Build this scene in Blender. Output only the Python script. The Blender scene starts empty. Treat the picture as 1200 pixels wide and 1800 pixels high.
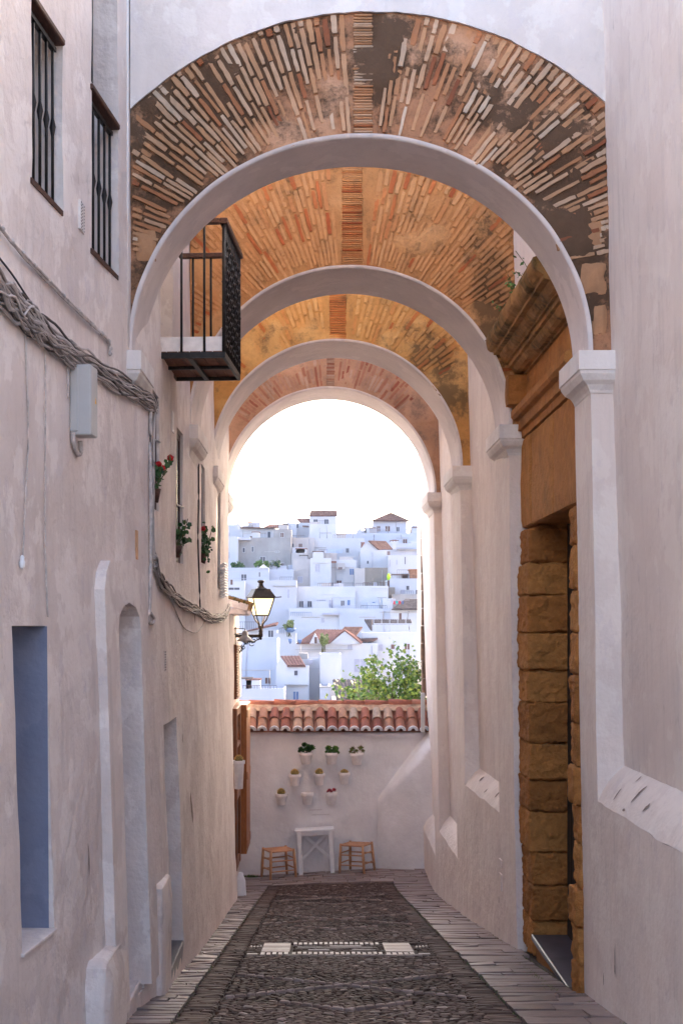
CFG = dict(el=10, az=35, sky=.15, sun=.8, ang=1, haze=.00007, exp=3.45, air=.5, dust=5, oz=0)
import bpy, math, random
from mathutils import Vector, noise as mnoise
R = random.Random(7)
SC = bpy.context.scene
COL = SC.collection
F = 2358.0

def n3(x, y, z, s=1.0):
    return mnoise.noise(Vector((x*s, y*s, z*s)))

# ------------------------------------------------------------------ materials
def newmat(name):
    m = bpy.data.materials.new(name); m.use_nodes = True
    nt = m.node_tree
    for n in list(nt.nodes):
        if n.type not in ('BSDF_PRINCIPLED', 'OUTPUT_MATERIAL'): nt.nodes.remove(n)
    return m, nt, nt.nodes['Principled BSDF']

def nd(nt, t, **k):
    n = nt.nodes.new(t)
    for a, b in k.items():
        if a.startswith('i_'):
            n.inputs[a[2:].replace('_', ' ')].default_value = b
        else: setattr(n, a, b)
    return n

def coord(nt, scale=(1, 1, 1)):
    tc = nd(nt, 'ShaderNodeTexCoord'); mp = nd(nt, 'ShaderNodeMapping')
    mp.inputs['Scale'].default_value = scale
    nt.links.new(tc.outputs['Object'], mp.inputs['Vector'])
    return mp.outputs['Vector']

def noisetex(nt, vec, scale, detail=4, rough=.55):
    n = nd(nt, 'ShaderNodeTexNoise')
    n.inputs['Scale'].default_value = scale; n.inputs['Detail'].default_value = detail
    n.inputs['Roughness'].default_value = rough
    nt.links.new(vec, n.inputs['Vector'])
    return n.outputs['Fac']

def ramp(nt, fac, stops):
    r = nd(nt, 'ShaderNodeValToRGB')
    el = r.color_ramp.elements
    while len(el) < len(stops): el.new(.5)
    for e, (p, c) in zip(el, stops):
        e.position = p; e.color = (*c, 1) if len(c) == 3 else c
    nt.links.new(fac, r.inputs['Fac'])
    return r.outputs['Color']

def mix(nt, fac, a, b, mode='MIX'):
    m = nd(nt, 'ShaderNodeMix', data_type='RGBA', blend_type=mode)
    for sock, v in ((m.inputs[0], fac), (m.inputs[6], a), (m.inputs[7], b)):
        if isinstance(v, (int, float)): sock.default_value = v
        elif isinstance(v, tuple): sock.default_value = (*v, 1)
        else: nt.links.new(v, sock)
    return m.outputs[2]

def bump(nt, bsdf, hs, dist=.01, strength=.5):
    last = None
    for h, d in hs:
        b = nd(nt, 'ShaderNodeBump'); b.inputs['Strength'].default_value = strength
        b.inputs['Distance'].default_value = d
        nt.links.new(h, b.inputs['Height'])
        if last: nt.links.new(last, b.inputs['Normal'])
        last = b.outputs['Normal']
    nt.links.new(last, bsdf.inputs['Normal'])

def plaster(name, c, c2=None, rough=.85, streak=.35, bs=1.0, stain=(.30, .24, .20), stainamt=.25, coats=.35):
    m, nt, b = newmat(name)
    c2 = c2 or tuple(x*.80 for x in c)
    v = coord(nt); vs = coord(nt, (5, 5, .45))
    a = noisetex(nt, v, 1.3, 5, .6); s = noisetex(nt, vs, 2.2, 4, .6); f = noisetex(nt, v, 28, 6, .65)
    md = noisetex(nt, v, 6, 4, .6)
    col = mix(nt, ramp(nt, a, [(.35, (0, 0, 0)), (.7, (1, 1, 1))]), c, c2)
    col = mix(nt, ramp(nt, s, [(.52, (0, 0, 0)), (.75, (streak,)*3)]), col, tuple(x*.72 for x in c))
    # small scuffs and stains with a shape of their own
    sp = ramp(nt, noisetex(nt, coord(nt, (3, 3, 1.4)), 3.1, 8, .75), [(.60, (0, 0, 0)), (.72, (stainamt,)*3)])
    col = mix(nt, sp, col, stain)
    sp2 = ramp(nt, f, [(.66, (0, 0, 0)), (.74, (stainamt*.8,)*3)])
    col = mix(nt, sp2, col, tuple(x*.6 for x in c))
    # overlapping coats of limewash with crisp edges
    fr = ramp(nt, noisetex(nt, coord(nt, (1, 1, .8)), 2.1, 9, .62), [(.52, (0, 0, 0)), (.545, (coats,)*3), (.66, (coats*.6,)*3)])
    col = mix(nt, fr, col, tuple(min(.9, x*1.12+.03) for x in c))
    fr2 = ramp(nt, noisetex(nt, coord(nt, (1.3, 1.3, .9)), 4.3, 9, .7), [(.60, (0, 0, 0)), (.615, (coats*.8,)*3), (.8, (coats*.5,)*3)])
    col = mix(nt, fr2, col, tuple(x*k for x, k in zip(c, (.80, .79, .86))))
    nt.links.new(col, b.inputs['Base Color'])
    b.inputs['Roughness'].default_value = rough
    b.inputs['Specular IOR Level'].default_value = .25
    bump(nt, b, [(a, .05*bs), (md, .018*bs), (f, .004*bs)], strength=.7)
    return m

def simple(name, c, rough=.6, metal=0, var=.2, scale=12, bd=.003, emis=None, es=0, stretch=(1, 1, 1), spec=.4):
    m, nt, b = newmat(name)
    v = coord(nt, stretch)
    a = noisetex(nt, v, scale, 5, .6)
    lo = tuple(x*(1-var) for x in c); hi = tuple(min(1, x*(1+var)) for x in c)
    nt.links.new(ramp(nt, a, [(.3, lo), (.7, hi)]), b.inputs['Base Color'])
    b.inputs['Roughness'].default_value = rough; b.inputs['Metallic'].default_value = metal
    b.inputs['Specular IOR Level'].default_value = spec
    if bd: bump(nt, b, [(a, bd)], strength=.6)
    if emis:
        b.inputs['Emission Color'].default_value = (*emis, 1); b.inputs['Emission Strength'].default_value = es
    return m

def toned(name, stops, rough=.85, stainc=(.05, .04, .03), stain=(.52, .66, .8), sscale=1.6, patch=None, bd=.006, fine=30, grime=0):
    """colour from the per-brick 'tone' attribute, weathered by dark growth with its own outline"""
    m, nt, b = newmat(name)
    at = nd(nt, 'ShaderNodeAttribute', attribute_name='tone')
    v = coord(nt)
    f = noisetex(nt, v, fine, 6, .7); g = noisetex(nt, v, 9, 5, .7); l = noisetex(nt, v, sscale, 6, .7)
    col = ramp(nt, at.outputs['Fac'], stops)
    col = mix(nt, .55, col, ramp(nt, g, [(.25, (.35, .35, .35)), (.75, (1.0, 1.0, 1.0))]), 'MULTIPLY')
    if patch:
        pm = ramp(nt, noisetex(nt, v, 2.3, 5, .65), [(.5, (0, 0, 0)), (.62, (.8,)*3)])
        col = mix(nt, pm, col, patch)
    sm = ramp(nt, l, [(stain[0], (0, 0, 0)), (stain[1], (stain[2],)*3)])
    sm2 = mix(nt, 1.0, sm, ramp(nt, g, [(.35, (.25,)*3), (.6, (1,)*3)]), 'MULTIPLY')
    if grime:
        ga = nd(nt, 'ShaderNodeAttribute', attribute_name='grime')
        gm = nd(nt, 'ShaderNodeMath', operation='ADD'); nt.links.new(ga.outputs['Fac'], gm.inputs[0])
        g2 = nd(nt, 'ShaderNodeMath', operation='MULTIPLY_ADD'); nt.links.new(noisetex(nt, v, 4.5, 7, .75), g2.inputs[0]); g2.inputs[1].default_value = 4.2; g2.inputs[2].default_value = -2.0
        nt.links.new(g2.outputs[0], gm.inputs[1])
        sm2 = ramp(nt, gm.outputs[0], [(.15, (0, 0, 0)), (.85, (grime,)*3)])
    col = mix(nt, sm2, col, stainc)
    nt.links.new(col, b.inputs['Base Color'])
    b.inputs['Roughness'].default_value = rough; b.inputs['Specular IOR Level'].default_value = .2
    bump(nt, b, [(g, bd*1.5), (f, bd*.5)], strength=.8)
    return m

def glassy(name, c, rough=.12):
    m, nt, b = newmat(name)
    b.inputs['Base Color'].default_value = (*c, 1); b.inputs['Roughness'].default_value = rough
    b.inputs['Specular IOR Level'].default_value = .6
    a = noisetex(nt, coord(nt), 2.5, 2); bump(nt, b, [(a, .01)], strength=.2)
    return m

M = {}
def mats():
    M['white'] = plaster('whitewash', (.82, .75, .71), streak=.22, stainamt=.16)
    M['left'] = plaster('old_whitewash', (.80, .705, .66), (.67, .575, .53), streak=.55, bs=1.4, stainamt=.5, coats=.55)
    M['right'] = plaster('church_whitewash', (.81, .71, .645), (.74, .635, .575), streak=.45, bs=1.0, stainamt=.4)
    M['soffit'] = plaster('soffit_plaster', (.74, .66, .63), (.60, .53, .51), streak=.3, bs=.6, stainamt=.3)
    M['endwall'] = plaster('end_wall_whitewash', (.84, .82, .84), bs=1.0, coats=.2, streak=.12, stainamt=.08)
    M['skylit_niche'] = plaster('whitewash_with_skylight_tint', (.235, .255, .345), (.19, .21, .30), bs=.8, streak=.2, stainamt=.15)  # whitewash with the niche's blue skylight and shade put into the colour
    M['shaded_recess'] = plaster('whitewash_with_shade_tint', (.48, .46, .52), (.42, .40, .46), bs=.8, streak=.2, stainamt=.2)  # whitewash of the door recesses, their bluish shade put into the colour
    M['strand'] = toned('cable_strands', [(0, (.12, .10, .095)), (.35, (.34, .29, .27)), (1, (.66, .59, .56))], rough=.7, stain=(.6, .8, .5), bd=.001)
    M['iron'] = simple('black_iron', (.022, .018, .017), .5, .3, .5, 30, .001)
    M['wood_dark'] = simple('dark_wood', (.085, .035, .022), .6, 0, .45, 18, .003, stretch=(6, .8, 6))
    M['wood_under'] = simple('balcony_boards', (.19, .075, .04), .7, 0, .4, 18, .003, stretch=(.8, 8, 8))
    M['wood_door'] = simple('varnished_brown_wood', (.21, .07, .024), .45, 0, .4, 14, .002, stretch=(8, 8, .8))
    M['wood_door2'] = simple('orange_brown_wood', (.34, .12, .035), .45, 0, .3, 14, .002, stretch=(8, 8, .8))
    M['wood_black'] = simple('old_door_wood', (.03, .018, .012), .7, 0, .4, 14, .003, stretch=(8, 8, .8))
    M['stool_wood'] = simple('turned_poplar_wood', (.56, .29, .15), .55, 0, .25, 20, .001, stretch=(6, 6, 1))
    M['rush'] = simple('rush_seat', (.58, .30, .17), .8, 0, .35, 60, .004, stretch=(1, 6, 1))
    M['paintwhite'] = simple('white_paint', (.87, .87, .89), .45, 0, .05, 8, .001)
    M['potwhite'] = simple('white_painted_clay', (.86, .81, .79), .7, 0, .12, 12, .002)
    M['soil'] = simple('soil', (.06, .04, .03), .9, 0, .3, 30, .004)
    M['cable'] = simple('whitewashed_cable', (.55, .48, .45), .7, 0, .35, 16, .002)
    M['cable_dark'] = simple('black_cable', (.03, .027, .03), .6, 0, .3, 12, 0)
    M['box'] = simple('grey_white_plastic', (.50, .49, .48), .5, 0, .06, 5, .001)
    M['glass_dark'] = glassy('dark_glass', (.045, .045, .055))
    M['glass_grey'] = glassy('grey_window_panel', (.20, .19, .21), .4)
    M['leaf'] = simple('green_leaf', (.085, .17, .03), .5, 0, .5, 9, 0)
    M['leaf_dark'] = simple('dark_green_leaf', (.03, .085, .02), .5, 0, .5, 9, 0)
    M['leaf_olive'] = simple('olive_leaf', (.16, .19, .06), .55, 0, .4, 9, 0)
    M['tree1'] = simple('tree_leaf', (.17, .27, .045), .5, 0, .4, 9, 0)
    M['tree2'] = simple('dark_tree_leaf', (.075, .16, .03), .5, 0, .4, 9, 0)
    M['tree3'] = simple('yellow_tree_leaf', (.22, .30, .06), .5, 0, .4, 9, 0)
    M['stem'] = simple('green_brown_stem', (.13, .12, .05), .7, 0, .3, 12, 0)
    M['petal'] = simple('red_petal', (.62, .012, .015), .5, 0, .3, 30, 0)
    M['cactus'] = simple('cactus_skin', (.22, .17, .05), .7, 0, .4, 40, .004)
    M['spine'] = simple('golden_spines', (.60, .36, .10), .6, 0, .3, 30, 0)
    M['succ_red'] = simple('red_succulent', (.35, .03, .05), .45, 0, .4, 30, 0)
    M['succ_pale'] = simple('pale_succulent', (.62, .56, .52), .6, 0, .15, 30, 0)
    M['moss'] = simple('moss', (.10, .09, .025), .95, 0, .5, 30, .01)
    M['enamel'] = simple('grey_enamel', (.33, .31, .30), .35, .2, .2, 12, .001)
    M['lampmetal'] = simple('lamp_iron', (.045, .035, .03), .45, .5, .3, 20, .001)
    M['lampglass'] = simple('lit_frosted_glass', (.45, .40, .30), .4, 0, .03, 3, 0, emis=(1.0, .72, .36), es=.22)
    M['bulb'] = simple('lit_bulb', (1, .8, .5), .4, 0, .03, 3, 0, emis=(1.0, .72, .35), es=3)
    # brick faces
    bs = [(0.0, (.34, .11, .055)), (.14, (.54, .19, .085)), (.28, (.62, .29, .14)), (.5, (.70, .385, .205)), (.75, (.78, .50, .32)), (1, (.84, .65, .49))]
    M['brick1'] = toned('weathered_brick', bs, grime=.34, stainc=(.08, .05, .03), stain=(.5, .62, .75), sscale=1.1)
    M['mortar1'] = toned('stained_mortar', grime=.88, stops=[(0, (.54, .26, .14)), (.45, (.64, .33, .18)), (1, (.74, .42, .255))], stainc=(.05, .032, .02), stain=(.42, .56, .93), sscale=1.1, bd=.014)
    g = [(0, (.52, .13, .045)), (.22, (.66, .22, .075)), (.45, (.68, .32, .125)), (1, (.74, .40, .18))]
    M['brick2'] = toned('golden_brick', g, grime=.5, stainc=(.09, .06, .035), stain=(.62, .75, .5))
    M['mortar2'] = toned('golden_mortar', [(0, (.58, .27, .10)), (.5, (.66, .32, .125)), (1, (.72, .37, .155))], grime=.85, stainc=(.10, .06, .03), stain=(.56, .70, .7), bd=.012)
    g3 = [(0, (.58, .16, .05)), (.25, (.74, .28, .085)), (.5, (.78, .40, .13)), (1, (.84, .50, .20))]
    M['brick3'] = toned('yellow_ochre_brick', g3, grime=.5, stainc=(.09, .06, .035), stain=(.64, .78, .4))
    M['mortar3'] = toned('yellow_ochre_mortar', [(0, (.68, .33, .10)), (.5, (.76, .40, .13)), (1, (.80, .46, .17))], grime=.85, stainc=(.14, .09, .045), stain=(.54, .68, .7), bd=.012)
    g4 = [(0, (.36, .12, .075)), (.3, (.46, .21, .135)), (.6, (.52, .32, .23)), (1, (.60, .42, .32))]
    M['brick4'] = toned('pink_brick', g4, grime=.5, stainc=(.09, .06, .035), stain=(.7, .8, .3))
    M['mortar4'] = toned('pink_mortar', [(0, (.52, .29, .18)), (1, (.58, .34, .22))], grime=.85, stainc=(.2, .13, .1), stain=(.6, .72, .5), bd=.012)
    M['sandstone'] = toned('golden_sandstone', [(0, (.42, .165, .045)), (.5, (.54, .22, .06)), (1, (.64, .29, .085))], stainc=(.12, .055, .02), stain=(.5, .7, .7), sscale=2.2, bd=.035, fine=38)
    M['cornice'] = toned('mossy_sandstone', [(0, (.46, .22, .075)), (1, (.56, .30, .11))], stainc=(.05, .045, .018), stain=(.42, .56, .85), sscale=1.7, bd=.016)
    # paving
    M['cobble'] = toned('river_cobble', [(0, (.06, .034, .027)), (.4, (.11, .064, .05)), (.75, (.17, .105, .085)), (.92, (.32, .225, .19)), (1, (.50, .38, .33))], rough=.7, stain=(.6, .8, .5), stainc=(.05, .045, .02), bd=.002)
    M['slab'] = toned('slate_slab', [(0, (.20, .14, .125)), (.5, (.30, .22, .20)), (1, (.43, .335, .305))], rough=.36, stain=(.62, .8, .4), stainc=(.06, .05, .04), bd=.004)
    M['bed'] = simple('earth_joint', (.07, .046, .033), .95, 0, .5, 14, .006)
    M['marble'] = toned('white_marble_piece', [(0, (.34, .265, .24)), (1, (.52, .42, .385))], rough=.5, stain=(.62, .8, .3), bd=.002)
    M['step'] = simple('dark_slate_step', (.075, .07, .085), .35, 0, .35, 5, .003)
    M['earth'] = simple('dry_earth', (.40, .36, .31), .95, 0, .3, .08, 0)
    # tiles
    M['tile'] = toned('clay_roof_tile', [(0, (.30, .11, .08)), (.35, (.42, .16, .11)), (.65, (.45, .25, .17)), (1, (.50, .39, .31))], stain=(.58, .74, .5), stainc=(.14, .09, .06), sscale=6, bd=.003)
    M['fartile'] = simple('brown_far_tile', (.17, .105, .09), .9, 0, .35, 2.0, 0, spec=0)
    M['fartile_red'] = simple('red_far_tile', (.24, .135, .115), .9, 0, .25, 2.0, 0, spec=0)
    M['fartile_grey'] = simple('grey_far_tile', (.14, .115, .11), .9, 0, .35, 2.0, 0, spec=0)
    # town
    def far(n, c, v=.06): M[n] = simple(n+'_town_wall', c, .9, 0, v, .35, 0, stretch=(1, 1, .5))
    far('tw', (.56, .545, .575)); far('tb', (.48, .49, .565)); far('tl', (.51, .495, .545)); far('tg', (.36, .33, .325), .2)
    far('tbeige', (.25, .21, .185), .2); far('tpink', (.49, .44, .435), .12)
    M['winbrown'] = simple('brown_shutter', (.15, .075, .06), .6, 0, .2, 3, 0)
    M['windark'] = simple('dark_window', (.07, .07, .10), .3, 0, .2, 3, 0)
    M['winblue'] = simple('blue_window', (.13, .20, .38), .5, 0, .2, 3, 0)
    M['wingrey'] = simple('grey_blind', (.42, .40, .48), .6, 0, .1, 3, 0)
    M['redcloth'] = simple('red_cloth', (.7, .06, .08), .8, 0, .1, 3, 0)
    M['teal'] = simple('teal_cloth', (.02, .45, .40), .8, 0, .1, 3, 0)
    M['lime'] = simple('lime_cloth', (.55, .85, .05), .8, 0, .1, 3, 0)
    M['bluecloth'] = simple('blue_cloth', (.45, .50, .80), .8, 0, .1, 3, 0)
mats()

# ------------------------------------------------------------------ mesh builder
class MB:
    def __init__(s): s.v = []; s.f = []; s.mi = []; s.tone = []; s.t = .5; s.m = 0; s.grime = None; s.smooth = []; s.sm = False
    def vert(s, p): s.v.append(tuple(p)); s.tone.append(s.t); return len(s.v)-1
    def face(s, ids): s.f.append(tuple(ids)); s.mi.append(s.m); s.smooth.append(s.sm)
    def quad(s, a, b, c, d): s.face([s.vert(a), s.vert(b), s.vert(c), s.vert(d)])
    def poly(s, pts): s.face([s.vert(p) for p in pts])
    def box(s, x0, x1, y0, y1, z0, z1, bev=0):
        s.obox(Vector(((x0+x1)/2, (y0+y1)/2, (z0+z1)/2)), Vector((1, 0, 0)), Vector((0, 1, 0)), Vector((0, 0, 1)), (x1-x0)/2, (y1-y0)/2, (z1-z0)/2, bev)
    def obox(s, c, ax, ay, az, hx, hy, hz, bev=0):
        if bev <= 0:
            ids = [s.vert(c+ax*(i*hx)+ay*(j*hy)+az*(k*hz)) for i in (-1, 1) for j in (-1, 1) for k in (-1, 1)]
            for q in ((0, 1, 3, 2), (4, 6, 7, 5), (0, 4, 5, 1), (2, 3, 7, 6), (0, 2, 6, 4), (1, 5, 7, 3)): s.face([ids[i] for i in q])
            return
        # chamfered box: 24 verts
        I = {}
        h = (hx, hy, hz); A = (ax, ay, az)
        for i in (-1, 1):
            for j in (-1, 1):
                for k in (-1, 1):
                    sg = (i, j, k)
                    for d in range(3):
                        p = c.copy()
                        for e in range(3):
                            p = p + A[e]*(sg[e]*(h[e] if e == d else h[e]-bev))
                        I[(sg, d)] = s.vert(p)
        for d in range(3):
            o = [e for e in range(3) if e != d]
            for sd in (-1, 1):
                q = []
                for u, w in ((-1, -1), (1, -1), (1, 1), (-1, 1)):
                    g = [0, 0, 0]; g[d] = sd; g[o[0]] = u; g[o[1]] = w
                    q.append(I[(tuple(g), d)])
                s.face(q if (sd > 0) ^ (d == 1) else q[::-1])
        for d in range(3):            # edges parallel to axis d
            o = [e for e in range(3) if e != d]
            for u in (-1, 1):
                for w in (-1, 1):
                    g0 = [0, 0, 0]; g0[o[0]] = u; g0[o[1]] = w; g1 = list(g0); g0[d] = -1; g1[d] = 1
                    q = [I[(tuple(g0), o[0])], I[(tuple(g1), o[0])], I[(tuple(g1), o[1])], I[(tuple(g0), o[1])]]
                    s.face(q)
        for i in (-1, 1):
            for j in (-1, 1):
                for k in (-1, 1): s.face([I[((i, j, k), d)] for d in range(3)])
    def bar(s, p, q, r, n=6, r2=None, cap=True):
        s.tube([p, q], [r, r if r2 is None else r2], n, cap)
    def tube(s, pts, rad, n=6, cap=True):
        pts = [Vector(p) for p in pts]
        if not isinstance(rad, (list, tuple)): rad = [rad]*len(pts)
        rings = []; up = Vector((0, 0, 1)); sm = s.sm; s.sm = True
        for i, p in enumerate(pts):
            d = (pts[min(i+1, len(pts)-1)]-pts[max(i-1, 0)])
            if d.length < 1e-9: d = Vector((0, 0, 1))
            d.normalize()
            a = d.cross(up)
            if a.length < .05: a = d.cross(Vector((0, 1, 0)))
            a.normalize(); b = a.cross(d)
            rings.append([s.vert(p+(a*math.cos(t)+b*math.sin(t))*rad[i]) for t in [2*math.pi*k/n for k in range(n)]])
        for r0, r1 in zip(rings, rings[1:]):
            for k in range(n): s.face([r0[k], r0[(k+1) % n], r1[(k+1) % n], r1[k]])
        s.sm = sm
        if cap: s.face(rings[0][::-1]); s.face(rings[-1])
    def lathe(s, c, prof, n=16, smooth=True, sq=0, rot=0):
        rings = []; sm = s.sm; s.sm = smooth
        for r, z in prof:
            rings.append([s.vert((c[0]+r*math.cos(rot+2*math.pi*k/n), c[1]+r*math.sin(rot+2*math.pi*k/n), c[2]+z)) for k in range(n)])
        for r0, r1 in zip(rings, rings[1:]):
            for k in range(n): s.face([r0[k], r0[(k+1) % n], r1[(k+1) % n], r1[k]])
        s.face(rings[0][::-1]); s.face(rings[-1]); s.sm = sm
    def grid(s, fn, us, vs, skip=None, smooth=True):
        sm = s.sm; s.sm = smooth
        ids = [[s.vert(fn(u, v)) for v in vs] for u in us]
        for i in range(len(us)-1):
            for j in range(len(vs)-1):
                if skip and skip((us[i]+us[i+1])/2, (vs[j]+vs[j+1])/2): continue
                s.face([ids[i][j], ids[i+1][j], ids[i+1][j+1], ids[i][j+1]])
        s.sm = sm
    def rough(s, x0, x1, y0, y1, z0, z1, div, amp, seed=0, rnd=.03, fs=7, fine=0):
        """irregular worn stone block"""
        c = Vector(((x0+x1)/2, (y0+y1)/2, (z0+z1)/2)); h = Vector(((x1-x0)/2, (y1-y0)/2, (z1-z0)/2))
        def P(a, b, cc):
            q = [a, b, cc]
            p = Vector((c.x+h.x*a, c.y+h.y*b, c.z+h.z*cc))
            # rounded edges
            for e in range(3):
                o = [k for k in range(3) if k != e]
                dist = min((1-abs(q[o[0]]))*h[o[0]], (1-abs(q[o[1]]))*h[o[1]])
                if abs(q[e]) > .999 and dist < rnd: p[e] -= math.copysign((rnd-dist)*.6, q[e])
            d = Vector(q).normalized()
            nn = n3(p.x+seed, p.y, p.z, fs)+.5*n3(p.x, p.y+seed, p.z, fs*2.7)
            if fine: nn += (fine/amp)*(n3(p.x+seed, p.y, p.z, 26)+.7*n3(p.x, p.y, p.z+seed, 55))
            return p+d*nn*amp
        L = [-1+2*i/div for i in range(div+1)]
        for ax in range(3):
            for sd in (-1, 1):
                def fn(u, v, ax=ax, sd=sd):
                    q = [0, 0, 0]; o = [k for k in range(3) if k != ax]
                    q[ax] = sd; q[o[0]] = u; q[o[1]] = v
                    return P(*q)
                s.grid(fn, L, L)
    def build(s, name, mats, parent=None, kind=None, auto=None):
        me = bpy.data.meshes.new(name)
        o = Vector((0, 0, 0))
        p = parent
        while p: o = o+p.location; p = p.parent
        me.from_pydata([(x-o.x, y-o.y, z-o.z) for x, y, z in s.v], [], s.f)
        if not isinstance(mats, (list, tuple)): mats = [mats]
        for mm in mats: me.materials.append(M[mm] if isinstance(mm, str) else mm)
        me.polygons.foreach_set('material_index', s.mi)
        me.polygons.foreach_set('use_smooth', s.smooth)
        a = me.attributes.new('tone', 'FLOAT', 'POINT'); a.data.foreach_set('value', s.tone)
        if s.grime:
            a = me.attributes.new('grime', 'FLOAT', 'POINT'); a.data.foreach_set('value', [s.grime(x, z) for x, y, z in s.v])
        me.update()
        ob = bpy.data.objects.new(name, me); COL.objects.link(ob)
        if parent: ob.parent = parent
        if kind: ob['kind'] = kind
        return ob

def thing(name, loc, label, cat, group=None):
    o = bpy.data.objects.new(name, None); COL.objects.link(o); o.location = loc
    o.empty_display_size = .1
    o['label'] = label; o['category'] = cat
    if group: o['group'] = group
    return o
def tag(o, label, cat, group=None, kind=None):
    o['label'] = label; o['category'] = cat
    if group: o['group'] = group
    if kind: o['kind'] = kind
    return o
def subs(a, b, st):
    n = max(1, int(math.ceil(abs(b-a)/st))); return [a+(b-a)*i/n for i in range(n+1)]
def lerp_tab(tab, x):
    if x <= tab[0][0]: return tab[0][1]
    for (a, va), (b, vb) in zip(tab, tab[1:]):
        if x <= b: return va+(vb-va)*(x-a)/(b-a)
    return tab[-1][1]

def groundz(y, x=0):
    if y < 19.6: return -(1.42+.1267*y)
    t = min(1, (y-19.6)/2.4)
    zb = -(1.42+.1267*19.6)-.1267*(y-19.6)*(1-.35*t)
    return zb+.06*t*(x-.1)
def wallx(y, z):
    b = lerp_tab([(0, -2.10), (6, -1.55), (9, -1.27), (9.7, -1.205), (12.3, -1.175), (15.4, -1.20), (18.35, -1.235)], y)
    return b+.03*max(0, .5-z)
TT = [(60, -14.3), (130, -13.5), (146, -11.8), (176, -9.6), (190, -6), (205, -2.2), (225, 3.2), (240, 7.0), (258, 12.4), (275, 13.6)]
def onleft(px, py, off=0):
    lo, hi = 4.0, 18.3
    for _ in range(40):
        y = (lo+hi)/2; z = (1100-py)*y/F
        if 560+F*(wallx(y, z)+off)/y < px: lo = y
        else: hi = y
    return Vector((wallx(y, z)+off, y, z))
def at(px, py, y): return Vector(((px-560)*y/F, y, (1100-py)*y/F))
PT = [(0, 1.88), (9.56, 1.85), (12.28, 1.765), (15.42, 1.652), (18.5, 1.615), (22.7, 1.67)]
def px_face(y, z): return lerp_tab(PT, y)-.017*z
def bay_face(y, z): return lerp_tab([(0, .19), (9.56, .17), (12.2, .12), (15.4, .15), (18.5, .12)], y)+lerp_tab(PT, y)-.03*z
# ------------------------------------------------------------------ arches
def ragged(m, c, d, t, hl, hw, rr):
    '''one worn brick: uneven long edges, knocked corners'''
    n = 5; rows = []; Yv = Vector((0, 1, 0))
    for i in range(n+1):
        u = -1+2*i/n; e = .86 if i in (0, n) else 1.0
        a = hw*e*rr.uniform(.72, 1.15); b = hw*e*rr.uniform(.72, 1.15); k = u*hl*(1 if 0 < i < n else rr.uniform(.95, 1.02))
        f = rr.uniform(-.003, .003)
        p = c+d*k
        rows.append([m.vert(p-t*a+Yv*.012), m.vert(p-t*a*.86+Yv*(-.018+f)), m.vert(p+t*b*.86+Yv*(-.018+f+rr.uniform(-.003, .003))), m.vert(p+t*b+Yv*.012)])
    for r0, r1 in zip(rows, rows[1:]):
        for k in range(3): m.face([r0[k], r0[k+1], r1[k+1], r1[k]])
    m.face(rows[0][::-1]); m.face(rows[-1])

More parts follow.
